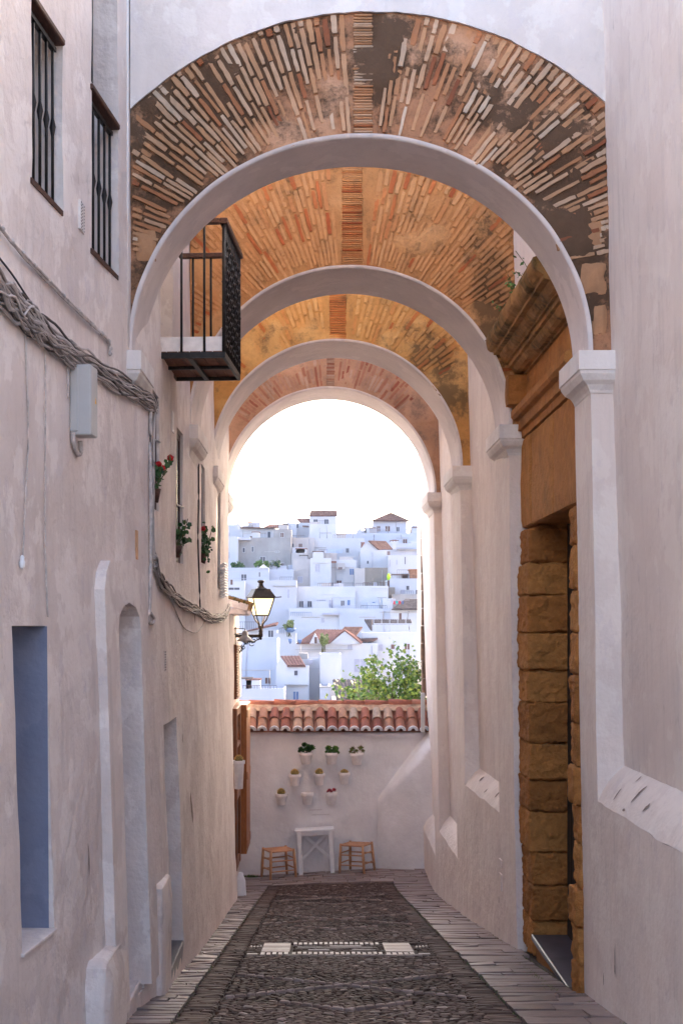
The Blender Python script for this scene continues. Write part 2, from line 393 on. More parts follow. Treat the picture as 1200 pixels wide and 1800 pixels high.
def make_arch(y0, th, xl, xr, corner, apex, bm, mm, label, pitch, wl, wr, seed, white_top, keyw=.085, cz=2.2, minz=2.5, key_tone=None, grime=(), tm=.6, ts_=.2, rd=.07):
    def gf(x, z):
        return sum(w*math.exp(-((x-gx)/sx)**2-((z-gz)/sz)**2) for gx, gz, sx, sz, w in grime)
    rr = random.Random(seed)
    spring, crown = 1.83, 3.28
    root = thing('brick_arch', ((xl+xr)/2, y0, spring), label, 'arch', 'arches spanning the alley')
    cx = (xl+xr)/2; a = (xr-xl)/2; b = crown-spring
    ox0, ox1 = wl, wr; ocx = (ox0+ox1)/2; hc = (ox1-ox0)/2; sag = apex-corner
    Rr = (hc*hc+sag*sag)/(2*sag); ocz = apex-Rr
    def top(x): return ocz+math.sqrt(max(0, Rr*Rr-(x-ocx)**2))
    C = Vector((cx, 0, cz))
    def inner(t): return Vector((cx-a*math.cos(t), 0, spring+b*math.sin(t)))
    def outer(t):
        p = inner(t)
        if p.z < cz+.02: d = Vector((p.x-C.x, 0, 0)).normalized()
        else: d = (p-C).normalized()
        lo, hi = 0., 4.
        for _ in range(24):
            m = (lo+hi)/2; q = p+d*m
            if ox0 < q.x < ox1 and q.z < top(q.x): lo = m
            else: hi = m
        return p+d*lo, d, lo
    # mortar bed (front), undulating so that bricks sink into it in places
    m = MB(); N = 150
    cols = []
    def bed(x, z):
        pm = n3(x+seed*1.3, 0, z, 1.7)+.45*n3(x+seed, 5, z, 5)
        return .010-.020*max(0, min(1, (pm-.16)*4))-.004*n3(x+seed, 3, z, 9)-.003*n3(x+seed, 3, z, 30)
    ts = [math.pi*i/N for i in range(N+1)]
    K = 26
    def g(i, j):
        p = inner(ts[i]); q, d, L = OUT[i]
        w = p.lerp(q, j/K); m.t = .12+.12*n3(w.x, seed, w.z, 8)+.85*max(0, min(1, (n3(w.x+seed*1.3, 0, w.z, 1.7)+.45*n3(w.x+seed, 5, w.z, 5)-.10)*4))
        return (w.x, y0+bed(w.x, w.z), w.z)
    OUT = [outer(t) for t in ts]
    m.sm = True
    ids = [[m.vert(g(i, j)) for j in range(K+1)] for i in range(N+1)]
    for i in range(N):
        for j in range(K): m.face([ids[i][j], ids[i][j+1], ids[i+1][j+1], ids[i+1][j]])
    m.grime = gf; m.build('mortar', mm, root)
    # bricks
    m = MB(); t = 0; odd = False
    P0 = inner(0)
    while t < math.pi:
        p = inner(t)
        dt = pitch/math.hypot(a*math.sin(t), b*math.cos(t))*rr.uniform(.85, 1.15)
        q, d, L = outer(t)
        if abs(p.x-cx-.02) > keyw+.02 and L > .05 and q.z > minz+.25*n3(t*3, seed, 0):
            odd = not odd; r = .008+rr.random()*.10
            if odd and white_top and rr.random() < .25: r = .34+rr.random()*.1
            Rp = (p-C).length if p.z > cz else a
            while r < L-.04:
                ln = min(rr.uniform(.16, .30), L-r-.012)
                if ln > .03 and rr.random() > .04:
                    wd = pitch*.5*rr.uniform(.70, .95)*(1+(r)/max(.6, Rp)*(.75 if white_top else .8))
                    c = p+d*(r+ln/2); tang = Vector((d.z, 0, -d.x))
                    pro = rr.uniform(-.004, .012) if white_top else rr.uniform(-.006, .007)
                    m.t = min(1, max(.2, rr.gauss(tm, ts_)))
                    if rr.random() < rd: m.t = rr.random()*.2
                    a2 = rr.gauss(0, .012)
                    dd = (d*math.cos(a2)+tang*math.sin(a2)); tg = Vector((dd.z, 0, -dd.x))
                    c.y = y0-pro+.02
                    ragged(m, c, dd, tg, ln/2-.004, wd, rr)
                r += ln+rr.uniform(.003, .012)
        t += dt
    # key: courses laid flat in the crown
    z = crown+.015; zt = top(cx+.02)-.03
    while z < zt:
        h = pitch*.42*rr.uniform(.8, 1.1)
        x = cx+.02-keyw
        m.t = min(1, max(0, rr.gauss(.6, .25))) if key_tone is None else key_tone+rr.random()*.12
        m.box(x+rr.random()*.01, cx+.02+keyw-rr.random()*.012, y0-rr.uniform(0, .012), y0+.02, z, z+h, .005)
        z += h+pitch*.18
    if white_top:   # rubble stones low on both sides
        for sx, zz in ((1, 2.05), (1, 2.32), (1, 2.62), (-1, 2.55), (-1, 2.28)):
            xin = cx+sx*a*math.sqrt(max(0, 1-((zz-spring)/b)**2)) if zz < crown else 0
            xe = ox1 if sx > 0 else ox0
            x0, x1 = sorted((xin+sx*.03, xe-sx*.03))
            if x1-x0 > .06:
                m.t = .45
                m.rough(x0, x1, y0-.004, y0+.06, zz-.10, zz+.12, 5, .012, seed+zz, .02)
    m.grime = gf; m.build('brickwork', bm, root)
    # plastered soffit band
    m = MB()
    def sf(i, y):
        t = math.pi*i/96; p = inner(t)
        nn = .012*n3(p.x*2, y*2+seed, p.z*2)
        k = 1-.012*(1 if y < y0 else 0)
        return (cx+(p.x-cx)*(1+nn)*k, y, spring+(p.z-spring)*(1+nn)*k)
    ys = [y0-.012, y0-.011, y0+.02, y0+th*.33, y0+th*.66, y0+th]
    m.sm = True
    rows = []
    for y in ys:
        row = []
        for i in range(97):
            t = math.pi*i/96; p = inner(t); nn = .010*n3(p.x*2, y*2+seed, p.z*2)+.006*n3(p.x*5, y*3+seed, p.z*5)
            rad = Vector((math.cos(t)*-1, 0, math.sin(t)))
            if y == ys[0]: w = p+rad*(.022+nn*.5)
            else: w = p+rad*(-.006+nn*.4)
            row.append(m.vert((w.x, y, w.z)))
        rows.append(row)
    for r0, r1 in zip(rows, rows[1:]):
        for i in range(96): m.face([r0[i], r0[i+1], r1[i+1], r1[i]])
    m.build('plaster_soffit', 'soffit', root)
    # upper wall with an irregular lower lip over the brickwork, and the plain rear side
    m = MB(); zt = 4.7; NX = 90
    xs = [ox0+(ox1-ox0)*i/NX for i in range(NX+1)]
    def lip(x): return top(x)-.012+.012*n3(x+seed, 0, 0, 6)+.006*n3(x+seed, 9, 0, 20)
    m.sm = True
    F0 = [[m.vert((x, y0-.022+.006*n3(x, seed, lip(x)+(zt-lip(x))*v, 3), lip(x)+(zt-lip(x))*v)) for v in (0, .15, .3, .45, .6, .8, 1)] for x in xs]
    for i in range(NX):
        for j in range(6): m.face([F0[i][j], F0[i+1][j], F0[i+1][j+1], F0[i][j+1]])
    U = [(m.vert((x, y0-.018, lip(x)-.0)), m.vert((x, y0+.05, lip(x)+.01))) for x in xs]
    for i in range(NX): m.face([U[i][0], U[i][1], U[i+1][1], U[i+1][0]])
    m.sm = False
    m.box(ox0, ox1, y0+.0, y0+th-.01, zt-.02, zt+.03)
    yb = y0+th-.004
    B = []
    for x in xs:
        s = (x-cx)/a
        zi = spring+b*math.sqrt(1-s*s) if abs(s) < 1 else spring
        B.append((m.vert((x, yb, zi)), m.vert((x, yb, zt))))
    for i in range(NX): m.face([B[i][0], B[i][1], B[i+1][1], B[i+1][0]])
    m.build('upper_wall', 'white', root)
    # springer corbel on the left
    m = MB()
    capital(m, xl-.10, xl+.085, y0-.10, y0+th+.04, 1.83, wallside=-1, drop=.30)
    m.build('corbel', 'white', root)
    return root

def capital(m, x0, x1, y0, y1, zt, wallside=1, drop=.26, e=.09):
    """moulded impost: abacus over a hollow; wallside -1: wall at low x"""
    prof = [(0, 0), (0, -.125), (.008, -.13), (.012, -.15), (.035, -.19), (.068, -.215), (e-.006, -drop+.02), (e, -drop)]
    rings = []
    for o, z in prof:
        a0, a1 = (x0, x1-o) if wallside < 0 else (x0+o, x1)
        rings.append([m.vert(p) for p in ((a0, y0+o, zt+z), (a1, y0+o, zt+z), (a1, y1-o, zt+z), (a0, y1-o, zt+z))])
    for r0, r1 in zip(rings, rings[1:]):
        for k in range(4): m.face([r0[k], r1[k], r1[(k+1) % 4], r0[(k+1) % 4]])
    m.face(rings[0]); m.face(rings[-1][::-1])

A1 = make_arch(9.0, .56, -1.262, 1.817, 3.47, 4.13, 'brick1', 'mortar1', 'nearest arch with weathered dark-stained brick face above the capital beside the stone doorway', .033, -1.262, 1.965, 11, True, keyw=.07, tm=.60, ts_=.22, grime=[(-.95, 3.2, .45, .5, 1.0), (-.55, 3.65, .5, .3, .9), (-.05, 3.9, .4, .22, .75), (.42, 3.8, .13, .45, 1.15), (.62, 3.9, .2, .2, .7), (1.15, 3.55, .35, .25, .75), (1.6, 3.2, .38, .4, .95), (1.75, 2.6, .35, .45, 1.05), (1.75, 2.1, .3, .25, .8), (-1.15, 2.3, .15, .4, .6), (-.85, 2.65, .25, .25, .4)])
A2 = make_arch(12.28, .95, -1.178, 1.75, 3.65, 4.24, 'brick2', 'mortar2', 'second arch with golden brick face, just behind the small iron balcony', .034, -1.178, 1.835, 23, False, keyw=.10, minz=2.35, tm=.62, ts_=.14, rd=.10, grime=[(1.6, 3.1, .22, .45, .8), (1.65, 2.6, .2, .3, .7), (1.45, 3.45, .25, .2, .35), (-.9, 2.2, .3, .4, .35)])
A3 = make_arch(15.42, .98, -1.235, 1.634, 3.6, 4.2, 'brick3', 'mortar3', 'third arch with yellow ochre brick face and red brick key', .046, -1.235, 1.762, 37, False, keyw=.10, minz=2.9, key_tone=.12, tm=.62, ts_=.14, rd=.08, grime=[(1.2, 3.2, .3, .25, .8), (1.5, 2.7, .25, .4, .8), (-.6, 3.3, .3, .1, .3)])
A4 = make_arch(18.5, .93, -1.31, 1.60, 3.55, 4.1, 'brick4', 'mortar4', 'farthest arch with pinkish brick face framing the open sky', .044, -1.31, 1.70, 53, False, keyw=.06, minz=3.0, tm=.5, ts_=.22, rd=.12, grime=[(1.4, 2.9, .3, .3, .3)])

# ------------------------------------------------------------------ left building
LB = thing('white_house', (-1.3, 9, groundz(9)), 'long whitewashed house along the left of the alley with barred windows and deep doorways', 'house')
def Yl(px, z):      # where the vertical pixel line meets the left wall at height z
    lo, hi = 4., 18.3
    for _ in range(40):
        y = (lo+hi)/2
        if 560+F*wallx(y, z)/y < px: lo = y
        else: hi = y
    return round(y, 3)
HOLES = [ # y0,y1,z0,z1,depth
 (Yl(30, -.8), Yl(88, -.8), -1.61, 0.0, .34),
 (Yl(55, 2.7), Yl(110, 2.7), 2.27, 3.22, .22),
 (Yl(161, 2.7), Yl(207, 2.7), 2.24, 4.6, .24),
 (Yl(190, -1), Yl(243, -1), -2.45, .1, .34),
 (10.05, 10.95, groundz(10.5)+.16, -.745, .45),
 (9.74, 10.12, .86, 1.72, .05),
 (11.18, 11.68, .53, 1.66, .05),
 (13.55, 14.02, .64, 1.64, .05),
 (15.95, 16.6, .45, 1.66, .05),
 (10.15, 10.95, 2.12, 4.2, .2),
]
def lw(y, z):
    n = .012*n3(1, y, z, 1.5)+.005*n3(5, y, z, 5)
    return (wallx(y, z)+n, y, z)
m = MB()
ys = sorted(set(subs(1.0, 18.35, .14)+[round(v, 4) for h in HOLES for v in h[:2]]))
zs = sorted(set(subs(-4.1, 4.75, .14)+[round(v, 4) for h in HOLES for v in h[2:4]]))
HR = [tuple(round(v, 4) for v in h) for h in HOLES]
m.grid(lw, ys, zs, skip=lambda y, z: any(h[0] < y < h[1] and h[2] < z < h[3] for h in HR))
for h in HR:
    y0, y1, z0, z1, d = h
    yy = subs(y0, y1, .15); zz = subs(z0, z1, .15)
    def back(p): return (p[0]-d, p[1], p[2])
    for fixed, seq, ax in ((y0, zz, 'y'), (y1, zz, 'y'), (z0, yy, 'z'), (z1, yy, 'z')):
        for a, b in zip(seq, seq[1:]):
            pa, pb = (lw(fixed, a), lw(fixed, b)) if ax == 'y' else (lw(a, fixed), lw(b, fixed))
            m.quad(pa, pb, back(pb), back(pa))
# body of the house behind, roof and end
m.quad((-1.24, 18.35, -4.4), (-6.5, 18.35, -4.4), (-6.5, 18.35, 4.75), (-1.235, 18.35, 4.75))
m.poly([(-2.05, 1, 4.75), (-1.55, 6, 4.75), (-1.27, 9, 4.75), (-1.205, 9.7, 4.75), (-1.175, 12.3, 4.75), (-1.2, 15.4, 4.75), (-1.235, 18.35, 4.75), (-6.5, 18.35, 4.75), (-6.5, 1, 4.75)])
m.quad((-2.05, 1, -2), (-6.5, 1, -2), (-6.5, 1, 4.75), (-2.05, 1, 4.75)); m.quad((-6.5, 1, -4.4), (-6.5, 18.35, -4.4), (-6.5, 18.35, 4.75), (-6.5, 1, 4.75))
m.build('wall', 'left', LB)
# backs of openings
def backpanel(h, name, mat, frame=None):
    y0, y1, z0, z1, d = h
    m = MB(); zc = (z0+z1)/2
    a, b = wallx(y0, zc)-d+.02, wallx(y1, zc)-d+.02
    m.quad((a, y0-.02, z0-.02), (b, y1+.02, z0-.02), (b, y1+.02, z1+.02), (a, y0-.02, z1+.02))
    o = m.build(name, mat, LB)
    return o
backpanel(HOLES[0], 'niche_back', 'skylit_niche')
m = MB(); h = HOLES[0]     # far reveal, blue skylight painted into its colour like the niche back
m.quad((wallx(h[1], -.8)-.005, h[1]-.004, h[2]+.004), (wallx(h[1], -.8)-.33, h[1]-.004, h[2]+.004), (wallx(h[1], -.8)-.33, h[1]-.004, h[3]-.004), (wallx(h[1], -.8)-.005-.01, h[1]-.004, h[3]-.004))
m.build('niche_reveal', 'skylit_niche', LB)
def grille(h, bars, parent, proud=.0, knots=True, z1=None):
    y0, y1, z0, _z1, d = h; z1 = z1 or _z1
    g = MB()
    for i in range(bars):
        y = y0+.03+(y1-y0-.10)*i/(bars-1); x = wallx(y, z0)-.035+proud
        g.tube([(x, y, z0-.0), (x, y, (z0+z1)/2-.05), (x, y, (z0+z1)/2), (x, y, (z0+z1)/2+.05), (x, y, z1)], [.0085, .0085, .018 if knots else .0085, .0085, .0085], 6)
    for z in (z0+.02, z1-.03):
        ya, yb = y0-.01, y1-.04
        g.obox(Vector(((wallx(ya, z)+wallx(yb, z))/2-.035+proud, (ya+yb)/2, z)), Vector((wallx(yb, z)-wallx(ya, z), yb-ya, 0)).normalized(), Vector((0, 0, 1)), Vector((1, 0, 0)), (yb-ya)/2, .012, .014)
    g.build('window_grille', 'iron', parent)
def lintel(h, z, parent, hh=.035, pr=.015):
    y0, y1 = h[0]-.03, h[1]-.0
    g = MB(); x0 = wallx(y0, z); x1 = wallx(y1, z)
    ax = Vector((x1-x0, y1-y0, 0)).normalized()
    g.obox(Vector(((x0+x1)/2-.03+pr/2, (y0+y1)/2, z)), ax, Vector((-ax.y, ax.x, 0)), Vector((0, 0, 1)), (y1-y0)/2, .032+pr/2, hh/2, .006)
    g.build('lintel', 'wood_dark', parent)
for i, nb in ((1, 5), (2, 5)):
    h = HOLES[i]; w = backpanel((h[0], h[1], h[2], 3.22, h[4]), 'window', 'glass_dark')
    grille(h, nb, w, z1=3.2); lintel(h, 3.225, w)
    g = MB(); x0, x1 = wallx(h[0], h[2]), wallx(h[1], h[2])
    g.obox(Vector(((x0+x1)/2-.05, (h[0]+h[1])/2-.02, h[2]+.004)), Vector((x1-x0, h[1]-h[0], 0)).normalized(), Vector((-.09, -1, 0)).cross(Vector((0, 0, 1))).normalized(), Vector((0, 0, 1)), (h[1]-h[0])/2, .06, .014)
    g.build('window_sill', 'wood_dark', w)
w = backpanel((HOLES[2][0], HOLES[2][1], 3.26, 4.6, HOLES[2][4]), 'window', 'glass_dark')
g = MB(); h = HOLES[2]; x = wallx(h[0]+.02, 4)
g.box(x-.05, x+.004, h[0]-.012, h[0]+.02, 3.26, 4.6); g.build('window_frame', 'iron', w)
backpanel(HOLES[3], 'door', 'shaded_recess'); backpanel(HOLES[4], 'door', 'shaded_recess')
for i, mt in ((5, 'glass_grey'), (6, 'glass_dark'), (7, 'glass_grey'), (8, 'glass_grey')):
    h = HOLES[i]; w = backpanel(h, 'window', mt)
    g = MB(); x = wallx(h[1], 1.2)-.035
    g.box(x-.02, x+.012, h[0]+.005, h[0]+.05, h[2]+.01, h[3]-.01); g.box(x-.02, x+.012, h[1]-.05, h[1]-.005, h[2]+.01, h[3]-.01)
    g.box(x-.02, x+.010, h[0]+.05, h[1]-.05, h[2]+.01, h[2]+.06); g.box(x-.02, x+.010, h[0]+.05, h[1]-.05, h[3]-.06, h[3]-.01)
    g.box(x-.02, x+.008, (h[0]+h[1])/2-.015, (h[0]+h[1])/2+.015, h[2]+.06, h[3]-.06)
    g.build('window_frame', 'wood_dark' if i in (5, 6) else 'glass_grey', w)
    if i in (5, 6):
        g = MB(); zz = h[2]+.62*(h[3]-h[2]) if i == 5 else h[2]+.45*(h[3]-h[2])
        xx = wallx(h[1], zz); g.bar((xx-.12, h[0]+.03, zz+.03), (xx+.005, h[1], zz-.01), .008); g.build('window_rail', 'box', w)
w = backpanel(HOLES[9], 'balcony_door', 'glass_grey')
# white louvre hung outside the last window
g = MB()
for k in range(13):
    z = .36+k*.032
    g.obox(Vector((wallx(16.3, z)+.045, 16.45, z)), Vector((0, 1, 0)), Vector((1, 0, .5)).normalized(), Vector((-.5, 0, 1)).normalized(), .28, .035, .004)
g.build('louvre_shutter', 'paintwhite', LB)

# arched door surround of the near door: a raised band with an arched head
def ring_panel(outer, inner, proud, depth, name, mat):
    m = MB()
    def W(p, off): return (wallx(p[0], p[1])+off+.004*n3(p[0], p[1], 0, 4), p[0], p[1])
    n = len(outer)
    for i in range(n-1):
        o0, o1, i0, i1 = outer[i], outer[i+1], inner[i], inner[i+1]
        m.quad(W(o0, proud), W(o1, proud), W(i1, proud), W(i0, proud))
        if proud > 0: m.quad(W(o0, -.02), W(o1, -.02), W(o1, proud), W(o0, proud))
        m.quad(W(i0, proud), W(i1, proud), W(i1, -depth), W(i0, -depth))
    return m.build(name, mat, LB)
ya, yb = Yl(176, -.8), Yl(252, -.8); ia, ib = Yl(199, -.8), Yl(238, -.8)
zb = groundz(8.6)+.10
out = [(ya, zb), (ya, -1.2), (ya, .22), (ya+.06, .33), (ya+.16, .40), ((ya+yb)/2, .42), (yb-.2, .36), (yb-.05, .26), (yb, .15), (yb, -1.2), (yb, zb)]
inn = [(ia, zb), (ia, -1.2), (ia, -.02), (ia+.03, .06), (ia+.12, .12), ((ia+ib)/2, .15), (ib-.12, .12), (ib-.03, .06), (ib, -.02), (ib, -1.2), (ib, zb)]
ring_panel(out, inn, .06, .10, 'door_surround', 'left')
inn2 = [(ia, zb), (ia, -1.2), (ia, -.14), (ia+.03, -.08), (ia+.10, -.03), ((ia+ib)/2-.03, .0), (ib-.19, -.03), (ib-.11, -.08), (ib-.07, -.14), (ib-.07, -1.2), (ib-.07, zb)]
ring_panel(inn, inn2, -.098, .3, 'inner_surround', 'shaded_recess')
# plinth blocks, threshold and ledges
m = MB()
m.rough(-1.45, -1.185, 7.62, 8.42, -3.3, -1.93, 10, .012, 2, .05, 3)
m.build('plinth', 'left', LB)
m = MB()
m.rough(-1.32, -1.085, 9.42, 9.98, -3.2, -1.84, 8, .010, 5, .03, 3)
m.build('plinth', 'left', LB)
m = MB(); m.box(-1.6, -1.195, 8.42, 9.42, -3.2, zb+.03, .01); m.build('threshold', 'left', LB)
m = MB(); m.box(-1.5, -1.10, 10.03, 10.97, -3.4, groundz(10.5)+.18, .01); m.build('threshold', 'step', LB)
m = MB(); h = HOLES[0]; m.obox(Vector((wallx(6.9, -1.6)-.15, (h[0]+h[1])/2, -1.60)), Vector((.09, 1, 0)).normalized(), Vector((1, -.09, 0)).normalized(), Vector((0, 0, 1)), .28, .155, .010, .004); m.build('niche_sill', 'left', LB)
# corner strip by the first arch
m = MB(); m.tube([(wallx(8.93, 4.7)+.0, 8.93, 4.7), (wallx(8.93, 3)+.0, 8.93, 3), (wallx(8.93, 1.9), 8.93, 1.85)], .014, 8); m.build('downpipe', 'white', LB)
# vents and small plates
def plate(px, py, w, h, mat, label, name, cat, holes=0, off=.0):
    p = onleft(px, py, off); m = MB()
    m.box(p.x-.01, p.x+.008, p.y-w/2, p.y+w/2, p.z-h/2, p.z+h/2, .002)
    o = m.build(name, mat, LB)
    if holes:
        g = MB()
        for i in range(holes):
            for j in range(3):
                g.box(p.x+.0065, p.x+.0095, p.y-w/2+.02+j*(w-.04)/2-.007, p.y-w/2+.02+j*(w-.04)/2+.007, p.z-h/2+.012+i*(h-.024)/(holes-1)-.004, p.z-h/2+.012+i*(h-.024)/(holes-1)+.004)
        g.build('vent_slot', 'cable_dark', o)
    return o
plate(143, 381, .13, .17, 'white', '', 'vent_plate', '', 9)
plate(289, 1162, .10, .16, 'left', '', 'vent_plate', '', 8)
plate(303, 742, .14, .17, 'potwhite', '', 'number_plate', '')
plate(240, 958, .07, .20, 'stool_wood', '', 'wooden_plate', '')
plate(397, 1080, .2, .12, 'glass_grey', '', 'junction_plate', '')

# balcony: a part of the house with its own pieces
m = MB(); zb0 = 2.06; AX = Vector((.063, 1, 0)).normalized(); AN = Vector((1, -.063, 0)).normalized()
bx = -.955; by = 10.68
c = Vector((bx, by, zb0))
hl, hw = .47, .265
for k in range(6): m.obox(c+AN*(-hw+hw/6+k*hw/3)+Vector((0, 0, .02)), AX, AN, Vector((0, 0, 1)), hl-.004, hw/6-.003, .012, .002)
bal = m.build('balcony', 'wood_under', LB)
g = MB()
for s in (-1, 1):
    g.obox(c+AX*(s*hl), AN, AX, Vector((0, 0, 1)), hw+.01, .012, .022); g.obox(c+AN*(s*hw)+Vector((0, 0, .001)), AX, AN, Vector((0, 0, 1)), hl+.01, .011, .023)
g.obox(c+Vector((0, 0, -.012)), AX, AN, Vector((0, 0, 1)), hl, .018, .012); g.obox(c+Vector((0, 0, -.006)), AN, AX, Vector((0, 0, 1)), hw, .014, .012)
g.build('floor_frame', 'iron', bal)
def bp(u, v, z): return c+AX*u+AN*v+Vector((0, 0, z))
for s, vs_ in ((-1, (-hw, -.06, .115)), (1, (-.12, .03, .16))):
    for v in vs_: g = MB(); g.bar(bp(s*hl, v, .02), bp(s*hl, v, 1.0), .0095, 6); g.build('railing_bar', 'iron', bal)
g = MB()      # dense outer railing with cast ornament
for k in range(11):
    u = -hl+2*hl*k/10
    g.bar(bp(u, hw, .02), bp(u, hw, 1.0), .0095 if 0 < k < 10 else .014, 6)
rb = random.Random(3)
for k in range(10):
    u = -hl+2*hl*(k+.5)/10
    for j in range(9):
        z = .12+.09*j
        if (k+j) % 2: g.lathe(bp(u, hw, z), [(.004, -.03), (.02, -.012), (.024, 0), (.02, .012), (.004, .03)], 6)
        else:
            pts = [bp(u+.03*math.cos(t), hw+.01, z+.035*math.sin(t)) for t in [i*math.pi/5 for i in range(9)]]
            g.tube(pts, .005, 4)
g.obox(bp(0, hw, .10), AX, AN, Vector((0, 0, 1)), hl, .008, .01); g.obox(bp(0, hw, .9), AX, AN, Vector((0, 0, 1)), hl, .008, .01)
g.build('ornamental_railing', 'iron', bal)
g = MB()
g.obox(bp(0, hw, 1.015), AX, AN, Vector((0, 0, 1)), hl+.03, .03, .022, .005)
g.obox(bp(-hl, 0, 1.017), AN, AX, Vector((0, 0, 1)), hw-.03, .026, .02, .005); g.obox(bp(hl, 0, 1.017), AN, AX, Vector((0, 0, 1)), hw-.03, .026, .02, .005)
g.build('handrail', 'wood_dark', bal)
g = MB(); g.obox(bp(-hl+.03, -.0, .085), AN, AX, Vector((0, 0, 1)), hw-.015, .012, .06, .003); g.build('kerb_panel', 'potwhite', bal)

# ------------------------------------------------------------------ cables on the left wall
rc = random.Random(5)
def wallpath(pts, off): return [onleft(x, y, off) for x, y in pts]
def catmull(P, n=8):
    out = []
    for i in range(len(P)-1):
        p0, p1, p2, p3 = P[max(i-1, 0)], P[i], P[i+1], P[min(i+2, len(P)-1)]
        for k in range(n):
            t = k/n
            out.append(.5*((2*p1)+(-p0+p2)*t+(2*p0-5*p1+4*p2-p3)*t*t+(-p0+3*p1-3*p2+p3)*t**3))
    out.append(P[-1]); return out
def bundle(pts, n, spread, rad, name, mat, label, cat, off=.03, wob=1.0, flat=False):
    m = MB(); base = catmull([Vector(p) for p in pts], 7)
    for s in range(n):
        a0 = rc.uniform(0, 6.28); rr0 = math.sqrt(rc.random()); ph = rc.uniform(0, 50); tw = rc.uniform(-.5, .5)
        q = []
        for i, p in enumerate(base):
            sp = spread if not callable(spread) else spread(i/(len(base)-1))
            a = a0+tw*i*.25
            dz = math.sin(a)*rr0*sp+.9*sp*wob*mnoise.noise(Vector((i*.30, ph, 0)))
            dx = abs(math.cos(a)*rr0*sp*.55)
            dy = .35*sp*mnoise.noise(Vector((i*.3, ph, 7)))
            q.append(Vector((p.x+dx, p.y+dy+(dz*.6 if flat else 0), p.z+(0 if flat else dz))))
        m.t = rc.random()
        m.tube(q, rad*rc.uniform(.6, 1.3), 5)
    o = m.build(name, mat)
    return tag(o, label, cat)
pts = wallpath([(-60, 440), (0, 512), (40, 555), (90, 600), (150, 640), (210, 676), (262, 705), (272, 714)], .012)
bundle(pts, 40, lambda t: .082-.036*t, .0072, 'cable_bundle', 'strand', 'thick tangled bundle of whitewashed cables sagging from upper left to the first corbel', 'cables')
pts = wallpath([(271, 712), (269, 760), (268, 850), (267, 930), (270, 985)], .012)
bundle(pts, 8, .022, .008, 'cable_bundle', 'strand', 'vertical run of white cables dropping beside the geranium window', 'cables', wob=.4, flat=True)
pts = wallpath([(270, 985), (278, 1015), (296, 1043), (325, 1066), (352, 1078), (374, 1088), (393, 1084), (402, 1068)], .012)
bundle(pts, 18, .055, .008, 'cable_bundle', 'strand', 'sagging cable bundle looping under the flower windows toward the street lamp', 'cables')
pts = wallpath([(268, 1000), (300, 1055), (320, 1098), (335, 1110), (350, 1108), (366, 1082)], .012)
bundle(pts, 1, .003, .007, 'loose_cable', 'cable', 'single slack cable loop hanging below the sagging bundle', 'cable')
pts = wallpath([(-10, 385), (20, 425), (60, 468), (110, 520), (160, 570), (190, 600), (192, 622)], .012)
o = bundle(pts, 3, .012, .008, 'clipped_cable', 'cable', 'thin clipped cable running diagonally above the thick bundle on the left wall', 'cable', wob=.6)
g = MB()
for p in catmull([Vector(p) for p in pts], 4)[::2]:
    g = MB(); g.lathe((p.x+.005, p.y, p.z), [(.004, -.014), (.014, -.004), (.014, .006), (.004, .016)], 6); g.build('cable_clip', 'cable', o)
for (pp, r, lab, mt) in (
    ([(-20, 430), (20, 480), (50, 525), (78, 560), (110, 600), (170, 650), (240, 690), (268, 700)], .0055, 'thin black cable draped over the thick whitewashed cable bundle', 'cable_dark'),
    ([(44, 560), (46, 640), (50, 760), (45, 870), (40, 978)], .0045, 'thin vertical wire ending at the small white insulator on the left wall', 'cable'),
    ([(79, 590), (80, 700), (79, 860), (80, 980), (84, 1085)], .0045, 'thin vertical wire running down to the lintel of the deep niche tinted with blue skylight', 'cable'),
    ([(119, 640), (120, 700)], .006, 'short vertical wire left of the grey cable box', 'cable'),
    ([(349, 815), (349, 880), (348, 950), (350, 1010), (352, 1078)], .008, 'black vertical cable below the second corbel', 'cable_dark'),
    ([(265, 985), (264, 1030), (263, 1070), (260, 1082), (262, 1094), (268, 1096), (271, 1088), (265, 1078)], .012, 'white pipe with a hooked end hanging below the vertical cables', 'pipe'),
    ([(265, 715), (264, 800), (265, 900), (265, 990)], .013, 'white vertical conduit beside the geranium window', 'conduit'),
    ([(128, 760), (130, 780), (136, 797), (142, 795), (141, 775)], .014, 'short white cable loop under the grey cable box', 'cable')):
    g = MB(); g.tube(catmull(wallpath(pp, r+.003), 5), r, 6)
    tag(g.build('wall_pipe' if r > .01 else 'wall_wire', mt if mt in M else 'cable'), lab, 'cable')
g = MB(); p = onleft(39, 988, .012); g.lathe((p.x, p.y, p.z), [(.004, -.034), (.014, -.024), (.015, 0), (.010, .014), (.012, .024), (.004, .034)], 10)
tag(g.build('insulator', 'paintwhite'), 'small white insulator fixed low on the left wall', 'insulator')
# cable box
t = thing('cable_box', (-1.30, 7.85, 1.12), 'tall grey plastic cable box on the left wall under the cable bundle', 'box')
g = MB(); xw = wallx(7.66, 1.3); g.obox(Vector((xw+.058, 7.66, 1.28)), Vector((.09, 1, 0)).normalized(), Vector((1, -.09, 0)).normalized(), Vector((0, 0, 1)), .075, .058, .20, .007); g.build('housing', 'box', t)
g = MB(); g.obox(Vector((xw+.014, 7.60, 1.285)), Vector((.09, 1, 0)).normalized(), Vector((1, -.09, 0)).normalized(), Vector((0, 0, 1)),   .018, .024, .185, .005); g.build('backplate', 'box', t)
g = MB(); g.poly([(xw+.1185, 7.66, 1.27), (xw+.1215, 7.695, 1.27), (xw+.120, 7.677, 1.31)]); g.build('warning_sticker', simple('yellow_sticker', (.8, .45, .03), .5), t)

